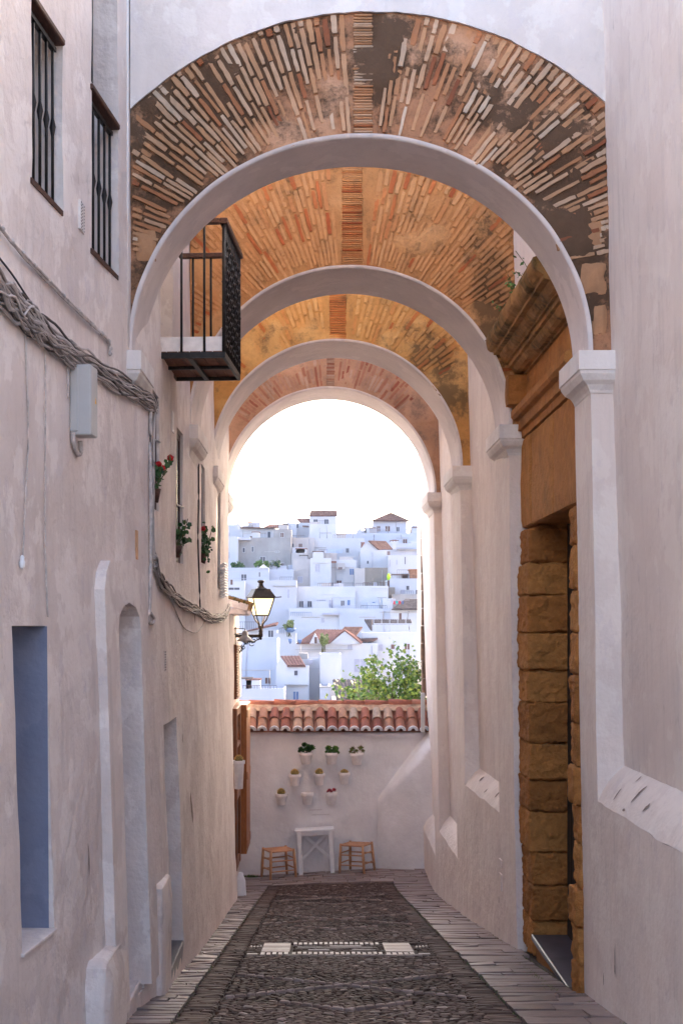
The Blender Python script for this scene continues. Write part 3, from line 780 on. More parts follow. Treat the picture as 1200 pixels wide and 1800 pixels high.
# ------------------------------------------------------------------ right church wall
CW = thing('church_wall', (1.85, 12, groundz(12)), 'tall whitewashed church wall along the right with pilasters, capitals and sloping ledges', 'wall')
def face_grid(m, fx, y0, y1, zlo, zhi, st=.16, amp=.010):
    def fn(y, v):
        za, zb_ = zlo(y), zhi(y); z = za+(zb_-za)*v
        return (fx(y, z)+amp*n3(9, y, z, 1.4)+amp*.4*n3(4, y, z, 5), y, z)
    m.grid(fn, subs(y0, y1, st), subs(0, 1, .035))
# bays: y0, y1, ledge bottom z, rise
m = MB(); led = MB()
bays = [(1.0, 9.03, -1.18, .24), (13.05, 15.46, -1.83, .19), (16.3, 18.54, -2.84, .22), (19.35, 22.75, -3.32, .22)]
for (y0, y1, zl, rs) in bays:
    wav = (lambda y, zl=zl: zl+.02*n3(y, zl, 0, 2.5))
    face_grid(m, px_face, y0, y1, lambda y: groundz(y)-.3, wav)
    face_grid(m, bay_face, y0, y1, lambda y: zl+rs, lambda y: 5.0)
    def lf(y, v, zl=zl, rs=rs, wav=wav):
        za = wav(y); a = px_face(y, za); b = bay_face(y, zl+rs)
        s = v+.12*math.sin(v*math.pi); return (a+(b-a)*v-.012*(1-v)*(1-abs(2*v-1)), y, za+(zl+rs-za)*min(1, s)+.006*n3(y, v, zl, 6))
    led.grid(lf, subs(y0, y1, .12), subs(0, 1, .12))
m.build('wall_bays', 'right', CW); led.build('sloping_ledge', 'right', CW)
# wall above the doorway and flush bits
m = MB(); face_grid(m, bay_face, 9.5, 12.4, lambda y: 2.45, lambda y: 5.0); m.build('wall_over_doorway', 'right', CW)
m = MB()
m.quad((2.0, 22.75, -4.5), (6, 22.75, -4.5), (6, 22.75, 5.0), (2.0, 22.75, 5.0)); m.quad((1.9, 22.75, -4.5), (2.0, 22.75, -4.5), (2.0, 22.75, 5.0), (1.75, 22.75, 5.0))
m.poly([(1.8, 1, 5.0), (6, 1, 5.0), (6, 22.75, 5.0), (1.5, 22.75, 5.0), (1.5, 15, 5.0)]); m.quad((2.0, 1, -2), (6, 1, -2), (6, 1, 5.0), (1.8, 1, 5.0)); m.quad((6, 1, -4.5), (6, 22.75, -4.5), (6, 22.75, 5.0), (6, 1, 5.0))
m.box(2.02, 6, 22.76, 27.5, -6, 5.0)  # unseen extension, added to keep the sun off the far left wall
m.build('church_body_and_sun_block', 'right', CW)
# pilasters with capitals
for k, (y0, y1) in enumerate(((9.0, 9.56), (12.28, 13.1), (15.42, 16.35), (18.5, 19.4))):
    m = MB()
    face_grid(m, px_face, y0, y1, lambda y: groundz(y)-.3, lambda y: 1.6, .12, .006)
    for yy in (y0, y1):
        zz = subs(groundz(yy)-.3, 1.62, .2)
        for a, b in zip(zz, zz[1:]):
            ja, jb = .006*n3(9, yy, a, 1.4)+.0024*n3(4, yy, a, 5), .006*n3(9, yy, b, 1.4)+.0024*n3(4, yy, b, 5)
            e = .3
            m.quad((px_face(yy, a)+ja, yy, a), (px_face(yy, a)+e, yy, a), (px_face(yy, b)+e, yy, b), (px_face(yy, b)+jb, yy, b))
    pl = m.build('pilaster', 'right', CW)
    g = MB(); x = px_face(y0, 1.8)
    capital(g, x-.095, x+.3, y0-.10, y1+.08, 1.83, 1, .27, .093)
    g.build('capital', 'white', pl)
# stone corner beyond the last bay, over the low end wall
m = MB(); rs_ = random.Random(2)
for k in range(15):
    z0 = -1.2+k*.3
    m.t = .2; m.rough(1.748+rs_.uniform(-.008, .008), 2.1, 22.8, 23.05, z0, z0+.297, 4, .008, k, .008)
m.build('stone_corner', simple('brown_rubble', (.20, .13, .095), .95, 0, .5, 6, .01), CW)
m = MB(); m.box(1.70, 1.765, 22.3, 22.38, -1.78, -1.12, .006); m.build('cable_duct', 'box', CW)
for (z0, z1, yy) in ((-2.36, -2.28, 12.95), (-2.58, -2.42, 12.95)):
    m = MB(); x = px_face(13.05, z0); m.box(x-.012, x+.01, 13.02, 13.16, z0, z1, .003); m.build('cover_plate', 'right', CW)

# ------------------------------------------------------------------ stone doorway
ST = thing('stone_doorway', (1.85, 10.8, groundz(10.8)), 'golden sandstone church doorway with rough block jambs and a mossy cornice between the first two right pilasters', 'doorway')
rs_ = random.Random(9)
for (y0, y1, n, x1) in ((11.70, 12.27, 12, 2.22), (9.57, 9.81, 12, 2.2)):
    z = -2.90 if y0 > 10 else -2.72; Ht = (.86-z)
    ws = [rs_.uniform(.88, 1.14) for _ in range(n)]; sw = sum(ws); m = MB()
    for k in range(n):
        H = Ht*ws[k]/sw; m.t = rs_.random(); far_ = y0 > 10
        dx = rs_.uniform(-.022, .022)+(.03 if k < 2 else 0); dy = rs_.uniform(-.03, .02)
        m.rough(1.84+dx, x1, y0+dy, y1+.02, z+.003, z+H-.003, 30 if far_ else 14, .020, k*3.1, .014, 7, .011)
        z += H
    m.build('jamb', 'sandstone', ST)
def flakes(fn, spots, name, mat, parent):
    for (u, v, lu, lv, an) in spots:
        m = MB(); n = 14; P = []
        for i in range(n):
            t = 2*math.pi*i/n; r = 1+.35*n3(u*5+math.cos(t), v*5+math.sin(t), 0, 2)+rs_.uniform(-.12, .12)
            a, b = lu*math.cos(t)*r, lv*math.sin(t)*r
            P.append(fn(u+a*math.cos(an)-b*math.sin(an), v+a*math.sin(an)+b*math.cos(an)))
        m.poly(P); m.build(name, mat, parent)
bare = simple('bare_render', (.27, .20, .165), .95, 0, .35, 30, .004)
def ledge_pt(i):
    y0, y1, zl, rs = bays[i]
    def f(y, v):
        za = zl+.02*n3(y, zl, 0, 2.5); a = px_face(y, za); b = bay_face(y, zl+rs); s = v+.12*math.sin(v*math.pi)
        return (a+(b-a)*v-.012*(1-v)*(1-abs(2*v-1))-.004, y, za+(zl+rs-za)*min(1, s)+.006*n3(y, v, zl, 6)+.005)
    return f
flakes(ledge_pt(0), [(8.62, .30, .012, .14, .1), (8.45, .8, .012, .10, 0), (8.2, .5, .015, .24, .1), (8.3, .1, .03, .03, 0), (7.9, .35, .02, .1, .3)], 'bare_patch', bare, CW)
flakes(ledge_pt(1), [(13.6, .5, .03, .2, .1), (14.2, .3, .03, .1, .3), (14.8, .6, .03, .15, 0)], 'bare_patch', bare, CW)
def wall_pt(y, z): return (px_face(y, z)+.010*n3(9, y, z, 1.4)+.004*n3(4, y, z, 5)-.004, y, z)
flakes(wall_pt, [(8.55, -2.12, .006, .09, .05), (8.56, -2.2, .012, .03, 0), (8.9, -2.35, .008, .05, 0), (13.2, -2.7, .01, .03, 0)], 'bare_patch', bare, CW)
def lwall_pt(y, z): a = lw(y, z); return (a[0]+.004, y, z)
flakes(lwall_pt, [(7.75, -1.35, .008, .10, .05), (11.8, -1.6, .05, .14, .2), (11.3, -.95, .02, .04, 0), (12.6, .08, .03, .06, 0)], 'bare_patch', bare, LB)
m = MB()      # backing so that no light leaks between blocks
m.box(1.93, 2.3, 11.76, 12.26, -3.2, .88); m.box(1.93, 2.3, 9.58, 9.78, -3.0, .88); m.build('jamb_core', 'sandstone', ST)
m = MB(); m.t = .6
for (y0, y1) in ((9.57, 10.62), (10.63, 11.72), (11.73, 12.27)):
    m.t = rs_.random()*.5+.4; m.rough(1.845, 2.25, y0, y1, .885, 1.70, 12, .012, y0, .02, 3)
m.build('lintel', 'sandstone', ST)
def prof_extrude(prof, y0, y1, name, mat, amp=.008, st=.07):
    m = MB(); ys = subs(y0, y1, st); m.sm = False
    fine = []
    for (a, b) in zip(prof, prof[1:]):
        k = max(1, int(math.dist(a, b)/.035))
        fine += [(a[0]+(b[0]-a[0])*i/k, a[1]+(b[1]-a[1])*i/k) for i in range(k)]
    fine.append(prof[-1])
    def fn(i, j):
        x, z = fine[j]; y = ys[i]; e = amp*(n3(x*3, y, z*3, 5)+.7*n3(x, y*3, z, 12)); m.t = .5+.5*n3(x, y, z, 3)
        return (x+e, y, z+e)
    ids = [[m.vert(fn(i, j)) for j in range(len(fine))] for i in range(len(ys))]
    for i in range(len(ys)-1):
        for j in range(len(fine)-1): m.face([ids[i][j], ids[i+1][j], ids[i+1][j+1], ids[i][j+1]])
    m.face(ids[0][::-1]); m.face(ids[-1])
    return m.build(name, mat, ST)
prof_extrude([(2.2, 1.70), (1.84, 1.70), (1.835, 1.76), (1.81, 1.77), (1.81, 1.86), (1.775, 1.875), (1.755, 1.90), (1.755, 1.955), (1.79, 1.975), (1.845, 1.985), (2.2, 1.985)], 9.58, 12.27, 'architrave', 'sandstone')
prof_extrude([(2.2, 1.99), (1.87, 1.99), (1.87, 2.26), (2.2, 2.26)], 9.58, 12.27, 'frieze', 'sandstone', .006)
prof_extrude([(2.2, 2.265), (1.85, 2.265), (1.85, 2.285), (1.82, 2.288), (1.79, 2.305), (1.765, 2.335), (1.76, 2.352), (1.735, 2.355), (1.735, 2.395), (1.712, 2.398), (1.712, 2.412), (1.69, 2.42), (1.665, 2.44), (1.65, 2.462), (1.645, 2.475), (1.60, 2.478), (1.60, 2.505), (1.575, 2.515), (1.55, 2.535), (1.535, 2.56), (1.525, 2.59), (1.525, 2.63), (1.60, 2.655), (1.9, 2.71), (2.2, 2.72)], 9.57, 12.275, 'cornice', 'cornice', .012)
m = MB(); m.t = .4; m.rough(1.70, 1.95, 12.08, 12.275, 1.99, 2.27, 6, .008, 4, .015); m.build('console', 'sandstone', ST)
m = MB(); m.quad((2.19, 9.8, -2.8), (2.19, 11.8, -2.8), (2.19, 11.8, 1), (2.19, 9.8, 1))
for k in range(9): m.box(2.165, 2.195, 9.9+k*.2+.004, 9.9+(k+1)*.2-.004, -2.74, .9, .004)
m.build('door', 'wood_black', ST)
m = MB(); m.box(1.858, 2.2, 9.70, 11.74, -2.755, -2.70, .008); m.build('step', 'step', ST)
m = MB(); m.t = .1; m.rough(1.885, 2.2, 9.71, 11.73, -3.2, -2.757, 10, .012, 3, .02, 5); m.build('step_base', 'sandstone', ST)
# ------------------------------------------------------------------ ground and paving
def terr(x, y):
    if y < 23: return groundz(y, max(-2, min(2, x)))-.05
    if y < 60: return -4.6-(y-23)*.25
    if y < 275: return lerp_tab(TT, y)
    return max(-30, 13.6-(y-275)*.08)
m = MB()
ysg = subs(-30, 0, 5)[:-1]+subs(0, 24, .5)[:-1]+subs(24, 60, 4)[:-1]+subs(60, 340, 8)[:-1]+subs(340, 900, 40)[:-1]+subs(900, 6000, 600)
xsg = [-4000, -1200, -400, -200, -120]+subs(-90, 90, 6)+[120, 200, 400, 1200, 4000]+[-3, -2, -1, 0, 1, 2, 3]
xsg = sorted(set(xsg))
def tf(x, y):
    z = terr(x, y)
    if y > 60: z += 1.2*n3(x, y, 0, .02)+(0 if abs(x) < 60 else -(abs(x)-60)*.02 if abs(x) < 400 else -7)
    return (x, y, z)
m.grid(tf, xsg, ysg)
m.build('terrain', 'earth', kind='structure')
# joint bed of the street
m = MB(); m.grid(lambda x, y: (x, y, groundz(y, x)-.012+.006*n3(x, y, 0, 3)), subs(-1.45, 2.2, .12), subs(2, 22.75, .25))
m.build('street_bed', 'bed', kind='structure')

rs_ = random.Random(21)
def stone(m, x, y, ax, l, w, h, bev=.007):
    """flat-topped rounded stone lying in the street, 8+8 verts"""
    ca, sa = math.cos(ax), math.sin(ax)
    tx, ty = rs_.gauss(0, .035), rs_.gauss(0, .05)
    base = []; top = []; mid = []
    for u, v in ((-1, -.55), (-.6, -1), (.6, -1), (1, -.55), (1, .55), (.6, 1), (-.6, 1), (-1, .55)):
        for lst, k, dz in ((base, 1, -.02), (mid, 1.0, h-.008), (top, .78, h)):
            px_, py_ = u*l*k, v*w*k
            X, Y = x+px_*ca-py_*sa, y+px_*sa+py_*ca
            lst.append(m.vert((X, Y, groundz(Y, X)+dz+(tx*px_+ty*py_ if dz > 0 else 0))))
    sm = m.smooth and False
    for k in range(8): m.face([base[k], base[(k+1) % 8], mid[(k+1) % 8], mid[k]]); m.face([mid[k], mid[(k+1) % 8], top[(k+1) % 8], top[k]])
    m.face(top)
CL = lambda y: lerp_tab([(7, -.68), (8.35, -.68), (20.3, -.60)], y)
CR = lambda y: lerp_tab([(7, 1.06), (8.35, 1.05), (20.3, .96)], y)
YC0, YC1 = 5.5, 20.9
PX0, PX1, PY0, PY1 = -.66, 1.02, 11.78, 12.92
lines = []
for yc in (9.9, 15.2, 18.4):      # crossing bands of long pale stones
    L0, L1 = CL(yc)+.02, CR(yc)-.02; mid_ = (L0+L1)/2
    for (a, b) in (((L0, yc-.55), (mid_, yc+.05)), ((mid_, yc+.05), (L1, yc-.55)), ((L0, yc+.65), (mid_, yc+.05)), ((mid_, yc+.05), (L1, yc+.65)), ((mid_-.45, yc-.75), (mid_, yc-1.1)), ((mid_+.45, yc-.75), (mid_, yc-1.1))): lines.append((a, b))
def seg_d(p, a, b):
    vx, vy = b[0]-a[0], b[1]-a[1]; L = vx*vx+vy*vy
    t = max(0, min(1, ((p[0]-a[0])*vx+(p[1]-a[1])*vy)/L)); return math.hypot(p[0]-a[0]-t*vx, p[1]-a[1]-t*vy)
m = MB()
y = YC0; row = 0
while y < YC1:
    x = CL(y)+rs_.random()*.03
    flip = 1 if (int((y)*1.1) % 2) else -1
    while x < CR(y):
        l = rs_.uniform(.022, .045)
        inpl = PX0 < x < PX1 and PY0 < y < PY1
        near = min(seg_d((x, y), a, b) for a, b in lines) if any(abs(y-c) < 1.3 for c in (9.9, 15.2, 18.4)) else 9
        if not inpl and near > .026:
            dense = min(abs(y-9.9), abs(y-15.2), abs(y-18.4)) < .75
            m.t = min(1, max(0, rs_.gauss(.26 if dense else .5, .2))); 
            if rs_.random() < .035: m.t = rs_.uniform(.85, 1)
            hs = 1 if (int((x-CL(y))/.29) % 2) else -1
            ang = hs*flip*(.62 if dense else .38)+rs_.gauss(0, .16)
            stone(m, x+l*.9, y+rs_.uniform(-.004, .004), ang, l, rs_.uniform(.0085, .0125), rs_.uniform(.004, .012))
        x += 2*l*rs_.uniform(.98, 1.15)
    y += .0275; row += 1
for a, b in lines:
    L = math.hypot(b[0]-a[0], b[1]-a[1]); an = math.atan2(b[1]-a[1], b[0]-a[0]); s = 0
    while s < L:
        l = rs_.uniform(.03, .05); m.t = rs_.uniform(.86, 1.0)
        stone(m, a[0]+math.cos(an)*(s+l), a[1]+math.sin(an)*(s+l), an, l, .015, .024); s += 2*l+.006
o = m.build('cobblestones', 'cobble'); tag(o, 'small dark river cobbles set in crossing patterns down the middle of the alley', 'cobbles', kind='stuff')
# border bands of thin stones laid across
m = MB()
for side in (-1, 1):
    y = YC0
    while y < YC1-.1:
        w = rs_.uniform(.014, .03)
        if side < 0: x0, x1 = lerp_tab([(8.35, -.90), (20.3, -.785)], y), CL(y)-.01
        else: x0, x1 = CR(y)+.01, lerp_tab([(8.35, 1.27), (20.3, 1.15)], y)
        m.t = min(1, max(0, rs_.gauss(.42, .15)))
        if rs_.random() < .3:
            xm = (x0+x1)/2+rs_.uniform(-.05, .05)
            stone(m, (x0+xm)/2, y+w, 0, (xm-x0)/2-.002, w-.003, rs_.uniform(.006, .016)); m.t = min(1, max(0, rs_.gauss(.42, .15)))
            stone(m, (x1+xm)/2, y+w, 0, (x1-xm)/2-.002, w-.003, rs_.uniform(.006, .016))
        else: stone(m, (x0+x1)/2+rs_.uniform(-.008, .008), y+w, rs_.gauss(0, .015), (x1-x0)/2, w-.003, rs_.uniform(.006, .017))
        y += 2*w
m.build('paving_border', 'cobble', kind='structure')
# big slate slabs along both walls and before the end wall
m = MB()
def slab(x0, x1, y0, y1):
    m.t = min(1, max(0, rs_.gauss(.5, .25)))
    h = rs_.uniform(.006, .015); tl = rs_.gauss(0, .004)
    q = []
    ins = .006
    xs_ = [x0+ins, (x0*2+x1)/3, (x0+2*x1)/3, x1-ins]
    ea = [y0+ins+rs_.uniform(-.003, .007) for _ in xs_]; eb = [y1-ins+rs_.uniform(-.007, .003) for _ in xs_]
    A = [m.vert((x+rs_.uniform(-.004, .004), a+.006, groundz(a, x)+h+tl*(i-1.5)*.5)) for i, (x, a) in enumerate(zip(xs_, ea))]
    B = [m.vert((x+rs_.uniform(-.004, .004), b-.006, groundz(b, x)+h+tl*(i-1.5)*.5+rs_.gauss(0, .002))) for i, (x, b) in enumerate(zip(xs_, eb))]
    A0 = [m.vert((x, a, groundz(a, x)-.03)) for x, a in zip(xs_, ea)]; B0 = [m.vert((x, b, groundz(b, x)-.03)) for x, b in zip(xs_, eb)]
    for i in range(3):
        m.face([A[i], A[i+1], B[i+1], B[i]]); m.face([A0[i], A0[i+1], A[i+1], A[i]]); m.face([B[i], B[i+1], B0[i+1], B0[i]])
    m.face([A0[0], A[0], B[0], B0[0]]); m.face([A[3], A0[3], B0[3], B[3]])
for side in (-1, 1):
    y = YC0
    while y < 21.0:
        w = rs_.uniform(.10, .30) if side > 0 else rs_.uniform(.06, .16)
        if side < 0: x0, x1 = wallx(y, -3)-.03, lerp_tab([(8.35, -.91), (20.3, -.795)], y)
        else: x0, x1 = lerp_tab([(8.35, 1.28), (20.3, 1.16)], y), px_face(y, groundz(y))+.03
        if 9.5 < y < 11.8 and side > 0: x1 -= .08
        if rs_.random() < (.45 if side > 0 else .3):
            xm = x0+(x1-x0)*rs_.uniform(.3, .7); slab(x0, xm, y, y+w); slab(xm, x1, y+rs_.uniform(-.01, .01), y+w)
        else: slab(x0+rs_.uniform(-.01, .015), x1, y, y+w)
        y += w
y = 21.0
while y < 22.6:
    w = rs_.uniform(.12, .28); x = -1.4+rs_.random()*.2
    while x < 1.75:
        l = rs_.uniform(.25, .6); slab(x, min(x+l, 1.8), y, y+w); x += l
    y += w
m.build('paving_slabs', 'slab', kind='structure')
# inlaid white marble ornament
m = MB()
def inl(x0, x1, y0, y1, sk=0):
    m.t = rs_.random(); h = .016+rs_.uniform(-.003, .003); g = .004
    P = [(x0+g, y0+g), (x1-g, y0+g), (x1-g+sk, y1-g), (x0+g+sk, y1-g)]
    T = [m.vert((a, b, groundz(b, a)+h)) for a, b in P]; B = [m.vert((a, b, groundz(b, a)-.02)) for a, b in P]
    m.face(T)
    for k in range(4): m.face([B[k], B[(k+1) % 4], T[(k+1) % 4], T[k]])
cxp = .17
for (xa, xb) in ((-.52, -.26), (.60, .86)):
    n = 12
    for k in range(n): inl(xa, xb, 12.05+k*.062, 12.05+(k+1)*.062-.002)
    for k in range(5): inl(xa+k*(xb-xa)/5, xa+(k+1)*(xb-xa)/5-.008, 11.84, 12.02)
nb = 17
for k in range(nb):
    xa = -.24+k*(.82/nb)
    inl(xa, xa+.82/nb-.010, 12.62+.04*math.sin(k/nb*3.14), 12.80+.04*math.sin(k/nb*3.14)); inl(xa, xa+.82/nb-.010, 11.88, 12.04)
for k in range(4):
    inl(-.64+k*.03-.0, -.64+(k+1)*.03-.006, 12.45, 12.55); inl(.90+k*.03, .90+(k+1)*.03-.006, 12.45, 12.55)
inl(-.64, -.54, 11.86, 11.95); inl(.88, .99, 11.86, 11.95)
for (xa, xb, yy) in ((-.2, .5, 12.42), (-.1, .1, 12.2), (.3, .52, 12.2), (.1, .4, 12.52)): inl(xa, xb, yy, yy+.045)
x = -.3
while x < .9:
    l = rs_.uniform(.05, .1); inl(x, x+l, 11.80, 11.83); x += l
m.build('inlaid_ornament', 'marble', kind='structure')
# dark filler cobbles round the inlay
m = MB(); y = PY0+.01
while y < PY1:
    x = PX0
    while x < PX1:
        l = rs_.uniform(.025, .045); m.t = rs_.uniform(.05, .4)
        free = not ((-.54 < x < -.24 or .58 < x < .88) and 11.82 < y < 12.82)
        if free: stone(m, x+l, y, rs_.gauss(0, .2), l, .013, rs_.uniform(.002, .009))
        x += 2.1*l
    y += .036
m.build('inlay_cobbles', 'cobble', kind='structure')
# grass in the joints
m = MB()
for _ in range(900):
    q = rs_.random()
    if q < .4: y = rs_.uniform(8, 20.5); x = lerp_tab([(8.35, 1.275), (20.3, 1.155)], y)+rs_.gauss(0, .012)
    elif q < .6: y = rs_.uniform(8, 20.5); x = lerp_tab([(8.35, -.905), (20.3, -.79)], y)+rs_.gauss(0, .012)
    elif q < .8: y = rs_.uniform(8, 20.5); x = px_face(y, groundz(y))-.02-abs(rs_.gauss(0, .015))
    else: y = rs_.uniform(9.5, 11.8); x = 1.72-abs(rs_.gauss(0, .03))
    z = groundz(y, x); h = rs_.uniform(.008, .028); a = rs_.random()*6.28
    dx, dy = .004*math.cos(a), .004*math.sin(a)
    m.poly([(x-dx, y-dy, z), (x+dx, y+dy, z), (x+rs_.gauss(0, .012), y+rs_.gauss(0, .012), z+h)])
tag(m.build('joint_grass', 'leaf_olive'), 'thin tufts of grass growing in the paving joints', 'grass', kind='stuff')
m = MB()
p = at(440, 1541, 22.4); p.z = groundz(22.4, p.x)
for _ in range(160):
    a = rs_.random()*6.28; r = rs_.random()*.12; h = rs_.uniform(.02, .06)
    x, y = p.x+r*math.cos(a), p.y+r*.6*math.sin(a)
    m.poly([(x-.008, y, p.z), (x+.008, y, p.z), (x+rs_.gauss(0, .03), y-.02, p.z+h)])
tag(m.build('weed', 'leaf'), 'small green weed at the foot of the end wall left of the stools', 'weed')

# ------------------------------------------------------------------ end wall
EW = thing('end_wall', (.2, 22.7, -4.2), 'white wall closing the alley with a clay tile coping and hanging flower pots', 'wall')
m = MB(); YW = 22.6
m.grid(lambda x, z: (x, YW+.008*n3(x, 0, z, 1.6)+.003*n3(x, 0, z, 7), z), subs(-1.6, 1.95, .1), subs(-4.6, -1.78, .1))
m.box(-1.6, 1.95, YW+.05, YW+.5, -4.6, -1.80); 
m.build('wall', 'endwall', EW)
m = MB()   # fillet under the tiles
m.grid(lambda x, z: (x, YW-.02-.05*max(0, (z+1.86)/.08)+.004*n3(x, z, 0, 5), z), subs(-1.6, 1.95, .08), subs(-1.90, -1.775, .03)); m.build('cornice', 'endwall', EW)
m = MB(); e0, e1, ez0, ez1 = YW-.14, YW+.50, -1.78, -1.40
rt = random.Random(4)
sl = Vector((0, e1-e0, ez1-ez0)); SLn = sl.normalized(); NRM = Vector((0, -SLn.z, SLn.y))
m.quad((-1.6, e0+.03, ez0-.005), (1.95, e0+.03, ez0-.005), (1.95, e1, ez1-.01), (-1.6, e1, ez1-.01)); m.quad((-1.6, e0+.03, ez0-.02), (-1.6, YW+.05, ez0-.02), (1.95, YW+.05, ez0-.02), (1.95, e0+.03, ez0-.02))
caps = MB()
def barrel(m, cx, s0, s1, r0, r1, lift0, lift1, th=.014, n=9, cap=False):
    P0 = Vector((cx, e0, ez0)); rings = []
    for (s, r, lf) in ((s0, r0, lift0), (s1, r1, lift1)):
        c_ = P0+sl*s+NRM*lf
        outer_ = [c_+Vector((math.cos(t)*r*-1, 0, 0))+NRM*math.sin(t)*r*1.05 for t in [math.pi*k/n for k in range(n+1)]]
        inn_ = [c_+Vector((math.cos(t)*(r-th)*-1, 0, 0))+NRM*math.sin(t)*(r-th)*1.05 for t in [math.pi*k/n for k in range(n+1)]]
        rings.append((outer_, inn_))
    (o0, i0), (o1, i1) = rings
    m.sm = True
    A = [m.vert(p) for p in o0]; B = [m.vert(p) for p in o1]
    for k in range(n): m.face([A[k], A[k+1], B[k+1], B[k]])
    m.sm = False
    for k in range(n): m.quad(o0[k], o0[k+1], i0[k+1], i0[k]); m.quad(i0[k], i0[k+1], i1[k+1], i1[k])
    if cap:      # mortar ring in the mouth of the tile
        sh = SLn*-.012
        q = [c for c in o0]
        i2 = [P0+sl*s0+NRM*(lift0)+Vector((-math.cos(t)*r0*.42, 0, 0))+NRM*math.sin(t)*r0*.55 for t in [math.pi*k/n for k in range(n+1)]]
        for k in range(n):
            caps.quad(o0[k]+sh, o0[k+1]+sh, i2[k+1]+sh, i2[k]+sh); caps.quad(o0[k]+sh, i0[k], i0[k+1], o0[k+1]+sh) if False else None
            caps.quad(o0[k]+sh, o0[k]-sh, o0[k+1]-sh, o0[k+1]+sh); caps.quad(i2[k]+sh, i2[k+1]+sh, i2[k+1]-sh*3, i2[k]-sh*3)
pit = .193; k = 0; x = -1.52
while x < 1.86:
    j = rt.uniform(-.012, .012); m.t = min(1, max(0, rt.gauss(.45, .3)))
    barrel(m, x+j, 0.0, .50, .085, .074, .03, .035, cap=True); m.t = min(1, max(0, rt.gauss(.45, .3)))
    barrel(m, x+j*.5+rt.uniform(-.006, .006), .34, .80, .082, .068, .055, .03)
    x += pit
x = -1.52+pit/2
while x < 1.86:   # channel tiles
    m.t = rt.random()*.5
    P0 = Vector((x, e0, ez0))
    n = 6
    for (s0, s1, lf) in ((.02, .5, .0), (.45, .9, .012)):
        A = [m.vert(P0+sl*s0+Vector((-math.cos(t)*.06, 0, 0))+NRM*(.035+lf-math.sin(t)*.035)) for t in [math.pi*k/n for k in range(n+1)]]
        B = [m.vert(P0+sl*s1+Vector((-math.cos(t)*.06, 0, 0))+NRM*(.035+lf-math.sin(t)*.035)) for t in [math.pi*k/n for k in range(n+1)]]
        for k in range(n): m.face([A[k], A[k+1], B[k+1], B[k]])
    x += pit
m.build('tile_coping', 'tile', EW)
caps.build('tile_mortar', 'endwall', EW)
m = MB()   # mortar flaunching and ridge tiles
m.t = .8; m.grid(lambda x, s: (x, e0+(e1-e0)*s, ez0+(ez1-ez0)*s+.075+.02*n3(x, s, 0, 6)), subs(-1.6, 1.95, .06), subs(.66, 1.02, .06))
m.build('ridge_mortar', simple('sandy_mortar', (.42, .28, .19), .9, 0, .4, 9, .01), EW)
m = MB(); x = -1.6
while x < 1.9:
    l = rt.uniform(.36, .44); m.t = rt.uniform(.15, .7); h = rt.uniform(-.006, .008)
    m.tube([(x, e1+.02, ez1+.055+h), (x+l+.01, e1+.02, ez1+.045+h)], [.075, .068], 12)
    x += l
m.build('ridge_tiles', 'tile', EW)
m = MB()      # swelling buttress in the right corner
def bf(u, v):
    x0, y0 = 1.0+.92*u, YW-.03-.50*math.sin(min(1, u*1.15)*math.pi/2)
    ztop = -2.83+1.22*u
    zb_ = groundz(y0, x0)-.2
    z = zb_+(ztop-zb_)*v
    k = max(0, (v-.86)/.14); yy = y0+k*k*(YW+.05-y0)*.999-.05*(1-v)*u
    return (x0-.03*(1-v), yy+.008*n3(x0, 1, z, 3), z-.03*k*k)
m.grid(bf, subs(0, 1, .05), subs(0, 1, .025))
m.build('buttress', 'endwall', EW)
# two lines of faded scratched handwriting, not legible
cu = MB()
rw = random.Random(12)
for (pa, pb, py) in ((543, 566, 1424.5), (547, 579, 1433)):
    pts = []; n = 46
    for i in range(n+1):
        x = pa+(pb-pa)*i/n
        pts.append(at(x+rw.uniform(-.3, .3), py+math.sin(i*1.7)*1.0*(1 if i % 11 else 2.2)-i*.02, YW-.0085))
    cu.tube(pts, .0022, 4)
cu.build('faded_handwriting', simple('faded_pencil', (.50, .44, .45), .9), EW)

# ------------------------------------------------------------------ pots on the wall
def lathe_pot(p, rt_, h, parent, mat='potwhite', name='pot'):
    m = MB(); r = rt_
    m.lathe(p, [(r*.62, -h), (r*.66, -h+.004), (r*.84, -.052), (r*.85, -.05), (r*.99, -.048), (r, -.044), (r, -.004), (r*.985, 0), (r*.9, 0), (r*.88, -.012)], 22)
    m.build(name, mat, parent)
    m = MB(); m.lathe((p[0], p[1], p[2]-.02), [(r*.87, 0), (r*.5, .004), (.001, .006)], 14); m.build('soil', 'soil', parent)
def rosette(m, c, R_, n=26, lw_=.35, up=None):
    up = up or Vector((0, -.5, 1)).normalized()
    a = up.orthogonal().normalized(); b = up.cross(a)
    for i in range(n):
        t = i*2.399; f = math.sqrt((i+1)/n); el = (1-f)*1.25+.1
        d = (a*math.cos(t)+b*math.sin(t))*math.cos(el)+up*math.sin(el)
        L = R_*(.5+.5*f); s = d.cross(up)
        if s.length < .01: continue
        s.normalize(); w = R_*lw_*(.6+.4*f); nn = s.cross(d)
        p0 = c; p1 = c+d*L*.6+s*w*.5-nn*.0; p2 = c+d*L+nn*L*.12; p3 = c+d*L*.6-s*w*.5
        m.poly([p0, p1, p2, p3])
